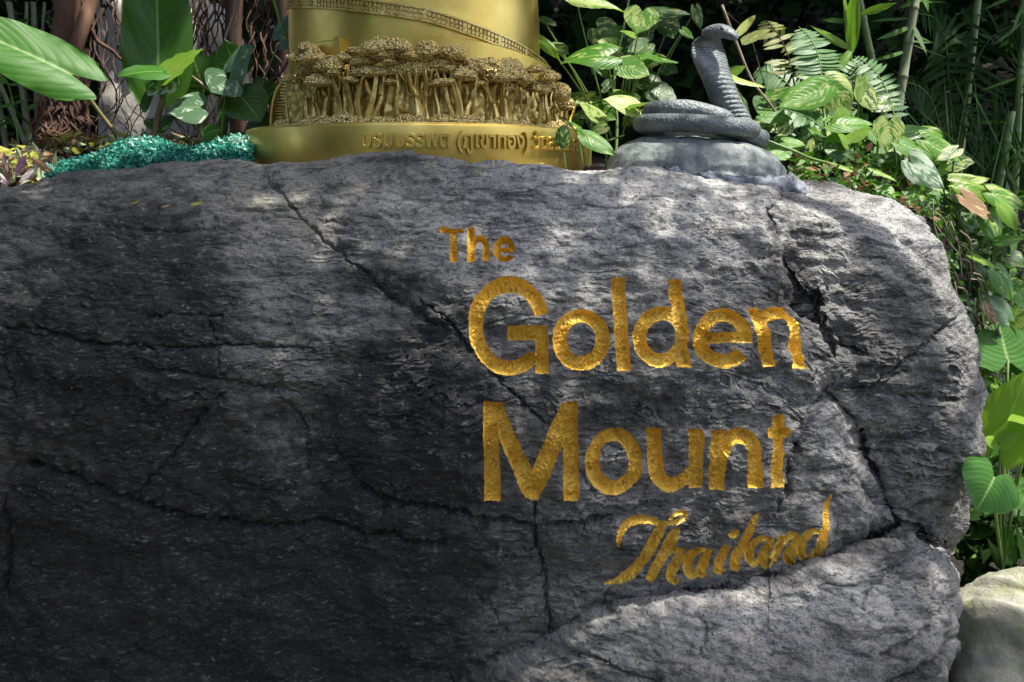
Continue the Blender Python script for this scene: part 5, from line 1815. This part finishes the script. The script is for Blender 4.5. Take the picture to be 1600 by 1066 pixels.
LB = 'slim grey green bamboo culm in the clump beyond the spiderwort'
for i, (a, b, c_, d, y, r) in enumerate([(50, 240, 14, 0, 2.3, .018), (45, 210, 24, 60, 2.2, .012), (40, 225, -5, 120, 2.0, .013), (38, 215, 42, 0, 2.5, .011), (60, 215, 52, 0, 2.4, .016), (56, 200, 70, 0, 2.6, .010), (12, 240, -30, 0, 2.4, .016), (75, 220, 90, -20, 2.8, .02)]):
    bamboo(a, b, c_, d, y, r, M_CULM, LB, 3, 'bamboo culms behind the spiderwort', seed=i)
sp = plant('bamboo_seedling', 30, 235, 1.4, 'thin green seedling with paired leaves before the bamboo clump')
stem(sp, [at(30, 235, 1.4), at(22, 170, 1.4), at(12, 130, 1.38), at(0, 118, 1.36)], .004, .0025, M_STALK)
for b, t, w in [((12, 130), (-14, 118), 13), ((14, 132), (34, 132), 7), ((24, 162), (-4, 168), 13), ((24, 160), (40, 158), 10), ((40, 172), (56, 160), 9)]:
    leaf(sp, 'lance', M_BIGLEAF, b, t, w, 1.4, 1.36, UPC)

# ------------------------------------------------------------------ right background: bamboo, palm, blades
bamboo(1366, 112, 1338, -20, 1.35, .016, M_CULM_G, 'smooth green bamboo shoot rising behind the fern', 0)
bamboo(1408, 135, 1436, -40, 1.6, .022, M_CULM, 'weathered pale bamboo culm beside the green shoot', 14, None, M_BLADE, 3)
bamboo(1557, 310, 1582, 170, 1.3, .017, M_CULM_G, 'pale bamboo culm standing behind the trailing pothos', 6, None, M_BLADE, 4)
bamboo(1496, 280, 1530, -20, 2.1, .02, M_CULM_G, 'deep shaded bamboo culm beside the dark palm', 8, None, M_PALM, 5)
bamboo(1590, 200, 1600, -20, 1.9, .018, M_CULM_G, 'leafy bamboo culm beyond the dark palm', 10, None, M_BLADE, 6)
bs = plant('ginger_shoot', 1330, 130, 1.1, 'lime green shoot with folded blade leaves above the fern')
stem(bs, [at(1331, 170, 1.1), at(1330, 100, 1.1), at(1328, 40, 1.1)], .005, .004, M_STALK)
for b, t, w in [((1330, 85), (1336, -30), 22), ((1328, 60), (1318, -20), 12), ((1330, 78), (1268, 40), 12), ((1326, 34), (1286, 30), 8), ((1345, 22), (1402, 4), 12), ((1332, 84), (1262, 100), 10), ((1330, 75), (1312, 112), 12)]:
    leaf(bs, 'lance', M_BLADE_Y if w > 11 else M_BLADE, b, t, w, 1.1, 1.05, FR)
PM = tag(empty('dark_palm', at(1485, 240, 2.0)), 'dark feathery palm frond plant in the shade behind the pothos', 'palm')
frond(PM, [(1490, 260), (1484, 150), (1478, 70), (1462, 30), (1430, 20)], [2.0, 2.0, 1.95, 1.9, 1.85], 22, 70, M_PALM, .12, droop=.5)
frond(PM, [(1490, 260), (1510, 150), (1540, 70), (1590, 40), (1640, 60)], [2.0, 2.0, 1.95, 1.9, 1.85], 20, 66, M_PALM, .12, droop=.6)
frond(PM, [(1490, 260), (1470, 200), (1452, 150), (1420, 130), (1390, 150)], [1.95, 1.9, 1.85, 1.8, 1.75], 18, 50, M_PALM, .12, droop=.5)
GB = tag(empty('tall_grass_clump', at(1545, 300, 1.0)), 'clump of long thin grass blades arching beside the pale bamboo', 'grass')
rg = np.random.default_rng(8)
for k in range(60):
    x = rg.uniform(1480, 1620)
    an = rg.uniform(-.9, .9)
    L = rg.uniform(90, 220)
    y = rg.uniform(1.0, 1.6)
    leaf(GB, 'lance', M_PALM if k % 4 else M_BLADE, (x, rg.uniform(250, 330)), (x + L * math.sin(an), 290 - L * math.cos(an)), rg.uniform(2, 4), y, y + rg.uniform(-.2, .2), (rg.uniform(-.5, .5), -.8, .3), name='blade')
# dead twigs
TW = tag(empty('dead_twig', at(1250, 200, .8)), 'thin bare dead stem leaning from the fern to behind the cobra head', 'twig')
stem(TW, [at(1128, 8, .86), at(1152, 70, .85), at(1175, 125, .84), at(1205, 165, .83), at(1228, 200, .82)], .0045, .0038, M_TWIG)
stem(TW, [at(1136, 20, .95), at(1170, 55, .95), at(1188, 110, .95), at(1200, 150, .95)], .002, .0018, M_DARKTWIG, 'side_twig')

# leaf litter and small low leaves on the bank (uncountable)
def litter(name, label, n, region, mats, seed, ylim, size, up=.7):
    r0 = np.random.default_rng(seed)
    V, F, UVs, MI = [], [], [], []
    for k in range(n):
        px, py, y = region(r0)
        c = np.array(at(px, py, y))
        s = r0.uniform(*size)
        d = r0.normal(size=3); d[2] *= .7; d /= np.linalg.norm(d)
        nn = np.array([0, -.5, up]) + r0.normal(size=3) * .5
        e = np.cross(d, nn); e /= np.linalg.norm(e)
        z = np.cross(e, d)
        i = len(V)
        V += [c, c + d * s * .45 + e * s * .32 + z * s * .12, c + d * s, c + d * s * .45 - e * s * .32 + z * s * .12, c + d * s * .45]
        UVs += [(.5, 0), (1, .45), (.5, 1), (0, .45), (.5, .45)]
        F += [(i, i + 1, i + 4), (i + 1, i + 2, i + 4), (i + 2, i + 3, i + 4), (i + 3, i, i + 4)]
        MI += [k % len(mats)] * 4
    me = mesh_np(name, np.array(V), np.array(F), None, False, np.array(UVs))
    for m in mats: me.materials.append(m)
    me.polygons.foreach_set('material_index', np.array(MI, dtype=np.int32))
    return tag(obj(name, me), label, name.split('_')[-1], kind='stuff')


def reg_bank(r):
    x = r.uniform(1235, 1460)
    t = r.uniform(0, 1)
    top = np.interp(x, [1235, 1300, 1380, 1460], [215, 205, 215, 250])
    bot = np.interp(x, [1235, 1300, 1380, 1460], [292, 296, 318, 345])
    return x, top + (bot - top) * t, .50 + .45 * (1 - t) + r.uniform(-.03, .03)


def reg_edge(r):
    py = r.uniform(300, 860)
    e = np.interp(py, RIGHT[:, 0], RIGHT[:, 1])
    u = r.uniform(0, 1) ** 1.3
    return e - 15 + u * 260, py, .55 + .45 * u + r.uniform(-.1, .1) + (.1 if py > 700 else 0)


litter('low_bank_foliage', 'small leaves covering the bank between pothos and boulder', 900, reg_bank, [M_POTHOS_D, M_POTHOS, M_DRY, M_BACKLIT], 31, None, (.02, .05))
litter('shaded_edge_foliage', 'mass of small shaded leaves and creepers behind the boulder end', 2600, reg_edge, [M_POTHOS_D, M_BACKLIT, M_POTHOS, M_PALM], 32, None, (.02, .055))
litter('left_leaf_litter', 'dry fallen leaves around the fig roots and spiderwort', 700, lambda r: (lambda x: (x, r.uniform(232, 290) if x < 70 else r.uniform(212, 240), r.uniform(.55, .8) if x < 70 else r.uniform(1.0, 1.5)))(r.uniform(-40, 330)), [M_DRY, M_YELLOW, M_DRY, M_PALEGREEN], 33, None, (.02, .05))


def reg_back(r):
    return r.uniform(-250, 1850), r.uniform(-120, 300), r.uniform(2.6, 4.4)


litter('hollow_foliage', 'dark leaves filling the hollow behind the mossy stone', 420, lambda r: (r.uniform(1495, 1680), r.uniform(800, 985), r.uniform(.42, .7)), [M_SHADE, M_SHADE, M_PALM], 36, None, (.04, .09))  # leaf clumps added to turn the lit slope into a dark void
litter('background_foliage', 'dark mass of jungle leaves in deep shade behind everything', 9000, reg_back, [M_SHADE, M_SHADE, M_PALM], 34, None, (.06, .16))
# roots and twigs hanging in the shade behind the boulder end
RT = tag(empty('creeper_roots', at(1500, 480, .62)), 'tangle of thin brown creeper roots hanging behind the boulder end', 'roots')
r0 = np.random.default_rng(77)
for k in range(70):
    py = r0.uniform(310, 560)
    e = np.interp(py, RIGHT[:, 0], RIGHT[:, 1]) + r0.uniform(-12, 45)
    y = r0.uniform(.46, .66)
    P = smooth_path([at(e, py, y), at(e + r0.uniform(0, 20), py + r0.uniform(10, 40), y), at(e + r0.uniform(10, 45), py + r0.uniform(40, 110), y + .02)], 8)
    obj('root', mesh_np('root', *tube_geo(P, list(np.linspace(.0022, .001, 8)), 5), M_DARKTWIG if k % 2 else M_TWIG), RT)

# fallen leaves lying on the boulder and plinth
for (b, t, w, y, m, lab) in [((204, 320), (218, 313), 6, .10, M_YELLOW, 'tiny pale leaf on the sloping shoulder of the boulder'), ((252, 325), (270, 317), 7, .10, M_DRY, 'dry curled leaf lying on the boulder shoulder'),
                             ((298, 321), (318, 315), 8, .10, M_YELLOW, 'yellow green narrow leaf lying on the boulder shoulder'), ((822, 262), (850, 256), 14, .30, M_YELLOW, 'yellow fallen leaf lying at the foot of the inscribed plinth')]:
    o = leaf(None, 'lance', m, b, t, w, y, y + .02, (0, -.5, .85), name='fallen_leaf')
    tag(o, lab, 'leaf')
ph, z = on_cyl(706, 189, .56)
for (px, lab, m) in [(706, 'small dark fallen leaf on the plinth rim below the sculpted trees', M_BACKLIT), (845, 'pale grey fallen leaf on the plinth rim near the pothos', M_PALEGREEN)]:
    ph, _ = on_cyl(px, 195, .56)
    o = bpy.data.objects.new('fallen_leaf', get_leaf('lance', m, 0))
    place(o, cyl(ph - .025, .56, 1.609), cyl(ph + .025, .565, 1.612), .014, (0, -.3, 1), None)
    tag(o, lab, 'leaf')


# mossy stone beside the boulder foot
def mat_moss():
    n = N('mossy_stone')
    co = n.coord()
    c = n.ramp(n.noise(co, 9.0, 6, .65), [(0.3, (0.16, 0.15, 0.12)), (0.55, (0.34, 0.33, 0.27)), (0.75, (0.5, 0.49, 0.42))])
    mo = n.ramp(n.noise(n.scale(co, (1, 1, 1), (2, 5, 1)), 6.0, 5, .7), [(0.45, 0.0), (0.62, 1.0)])
    c = n.mix(n.math('MULTIPLY', mo, .6), c, (0.17, 0.21, 0.05))
    return n.done(n.principled(Base_Color=c, Roughness=.92, Normal=n.bump(n.noise(co, 45, 6, .7), .8, .012)))


c = at(1620, 1075, .06)
blob_rock('mossy_stone', (c.x + .02, .14, -.02), (.245, .20, .375), mat_moss(), 9, 'squat mossy tan stone at the foot of the boulder', 'stone', .10, sq=.62)

# ------------------------------------------------------------------ unseen shade trees, crowns shaped to steer the light
# openings cut in the crowns so that the sun falls on these spots: (photo px, py, depth, radius)
GAPS = [(1320, 345, None, .09), (1440, 385, None, .10), (1395, 340, None, .10), (1285, 312, None, .05), (1455, 440, None, .06), (1525, 620, None, .08),
        (1290, 120, .95, .20), (1300, 190, .8, .22), (1390, 210, .8, .16), (1470, 250, .70, .14), (1540, 310, .60, .16), (1575, 390, .55, .12), (1560, 500, .48, .10), (1520, 780, .28, .09), (1560, 730, .28, .09), (1580, 640, .34, .12),
        (1180, 140, .82, .06), (1340, 30, 1.1, .12), (1420, 110, 1.6, .05),
        (920, 85, 1.0, .10), (1000, 100, 1.0, .10), (985, 165, .95, .09), (930, 170, .95, .08), (1000, 30, 1.05, .08), (945, 8, 1.1, .10), (905, 200, .5, .04), (945, 225, .42, .06),
        (1125, 55, .50, .025), (1125, 140, .52, .045), (1130, 190, .50, .035), (1140, 110, .5, .02),
        (20, 40, .85, .07), (120, 95, .9, .05), (225, 215, .6, .04), (370, 215, .75, .06), (40, 270, .62, .12), (180, 150, 2.0, .2), (200, 40, 2.1, .2), (175, 200, 1.95, .12), (365, 120, 1.0, .05), (300, 90, 1.0, .05), (270, 170, .98, .05), (250, 110, .96, .05),
        (380, 60, 1.9, .06), (450, 60, 1.95, .08), (1570, 1020, .1, .10), (1590, 1050, 0, .06), (105, 200, 1.65, .06)]
M_CROWN = mat_leaf('shade_tree_leaf', (0.03, 0.085, 0.015), (0.06, 0.14, 0.025), 0.0, .2, .3, .45, 3.0)
M_BARK = mat_plain('shade_tree_bark', (0.06, 0.045, 0.035), (0.17, 0.13, 0.10), 6, .95, .8, (1, 1, .3))


def shade_tree(base, blobs, n, seed, label, trunk_r=.2, size=(.13, .21)):
    r0 = np.random.default_rng(seed)
    root_ = tag(empty('shade_tree', base), label, 'tree')
    B = Vector(base)
    top = Vector((blobs[0][0] * .4 + B.x * .6, blobs[0][1] * .4 + B.y * .6, blobs[0][2] - .6))
    MB().tube(smooth_path([B, B.lerp(top, .5) + Vector((.1, .05, 0)), top], 14), list(np.linspace(trunk_r, trunk_r * .6, 14)), 12).build('trunk', M_BARK, root_)
    for (x, y, z, rx, ry, rz) in blobs:
        MB().tube(smooth_path([top, top.lerp(Vector((x, y, z)), .5) + Vector((0, 0, .2)), Vector((x, y, z))], 10), list(np.linspace(trunk_r * .5, .03, 10)), 8).build('limb', M_BARK, root_)
    vol = np.array([b[3] * b[4] for b in blobs])
    pick = r0.choice(len(blobs), size=n, p=vol / vol.sum())
    bl = np.array(blobs)[pick]
    d = r0.normal(size=(n, 3)); d /= np.linalg.norm(d, axis=1)[:, None]
    C = bl[:, :3] + d * (r0.uniform(0, 1, n) ** .4)[:, None] * bl[:, 3:]
    keep = np.ones(n, bool)
    S = np.array(SUN)
    for (px, py, y, r) in GAPS:
        g = np.array(on_rock(px, py) if y is None else at(px, py, y))
        rel = C - g
        al = rel @ S
        dist = np.linalg.norm(rel - al[:, None] * S, axis=1)
        keep &= ~((al > 0) & (dist < r * 1.0 + .085))
    C = C[keep]
    n = len(C)
    s = r0.uniform(*size, n)
    d = r0.normal(size=(n, 3)); d[:, 2] = -abs(d[:, 2]) * .5; d /= np.linalg.norm(d, axis=1)[:, None]
    nn = np.array([0, 0, 1.0]) + r0.normal(size=(n, 3)) * .45
    e = np.cross(d, nn); e /= np.linalg.norm(e, axis=1)[:, None]
    z = np.cross(e, d)
    C = C - d * (s * .5)[:, None]
    s = s[:, None]
    V = np.stack([C, C + d * s * .45 + e * s * .32 + z * s * .1, C + d * s, C + d * s * .45 - e * s * .32 + z * s * .1], 1).reshape(-1, 3)
    i = np.arange(n)[:, None] * 4
    F = np.concatenate([i + [0, 1, 2], i + [0, 2, 3]], 1).reshape(-1, 3)
    uv = np.tile(np.array([(.5, 0), (1, .45), (.5, 1), (0, .45)]), (n, 1))
    obj('crown', mesh_np('crown', V, F, M_CROWN, False, uv), root_)


shade_tree((4.6, 3.4, -.3), [(2.4, 1.6, 5.0, 2.0, 1.5, .7), (4.2, 3.0, 5.6, 2.4, 2.2, .9), (1.2, 3.4, 5.2, 2.6, 2.0, .8), (3.2, 5.2, 5.0, 2.6, 2.0, .9), (2.9, -1.2, 5.0, 1.2, .42, .3)], 17000, 1, 'tall broadleaf tree spreading its crown above cobra and bamboo', .22)
shade_tree((-5.2, 1.6, -.3), [(-1.6, 1.9, 4.9, 2.0, 1.6, .8), (-3.6, .2, 4.4, 2.0, 1.8, 1.0), (-.2, 1.1, 5.3, 1.9, 1.2, .6), (-2.2, 4.2, 4.8, 2.6, 2.0, .9), (.4, -.2, 5.5, 1.9, 1.1, .5)], 15000, 2, 'tall broadleaf tree arching over the fig roots and spiderwort', .25)
shade_tree((-5.0, -3.2, -.3), [(-3.6, -1.8, 3.0, 1.4, 1.4, 1.3), (-3.0, -.9, 1.6, .8, .9, 1.0), (-3.9, -3.2, 3.0, 1.5, 1.3, 1.4), (-3.6, -2.2, 1.5, 1.0, 1.2, .9), (-2.0, -.9, 1.0, .55, .6, .9), (-2.2, -.8, 2.4, .8, .7, .6)], 15000, 3, 'dense low tree standing in front of the dark end of the boulder', .16)  # unseen tree added to dim the boulder's left end
shade_tree((5.4, 6.0, .5), [(2.2, 3.0, 3.3, 1.8, 1.0, .35), (0.2, 3.4, 3.2, 1.8, 1.0, .35), (-1.8, 3.2, 3.2, 1.6, 1.0, .35), (4.0, 3.6, 3.3, 1.6, 1.4, .4), (-3.4, 2.8, 3.0, 1.4, 1.2, .4), (1.0, 4.6, 3.4, 3.4, 1.0, .4)], 9000, 4, 'low spreading understorey tree roofing the dark thicket', .14)  # unseen low roof of leaves added to keep skylight off the background
shade_tree((5.6, -1.6, -.3), [(2.4, -.35, 5.3, 2.2, 1.1, .5), (2.7, -.9, 5.2, 1.6, .8, .4), (4.4, -1.0, 5.0, 1.4, 1.2, .6)], 11000, 6, 'fine leaved tree filtering the light over the carved words', .15, (.035, .06))  # unseen small-leaved crown added for soft partial sun on the face
for i, (x, y) in enumerate([(-7.5, -7.5), (-2.6, -9.2), (2.4, -9.0), (7.4, -7.6)]):  # tree line added behind the camera to cut low frontal skylight
    shade_tree((x, y, -.3), [(x, y, 4.2, 2.6, 1.6, 1.6), (x + .5, y + .4, 2.4, 2.4, 1.4, 1.3), (x - .6, y, 1.0, 2.2, 1.2, 1.0), (x + .2, y - .5, 5.6, 1.8, 1.4, 1.0)], 3000, 10 + i,
               ['round bushy tree facing the dark end of the boulder', 'broad bushy tree across the path from the golden tower', 'broad bushy tree across the path from the carved words', 'round bushy tree across the path from the arum'][i], .18, (.3, .5))
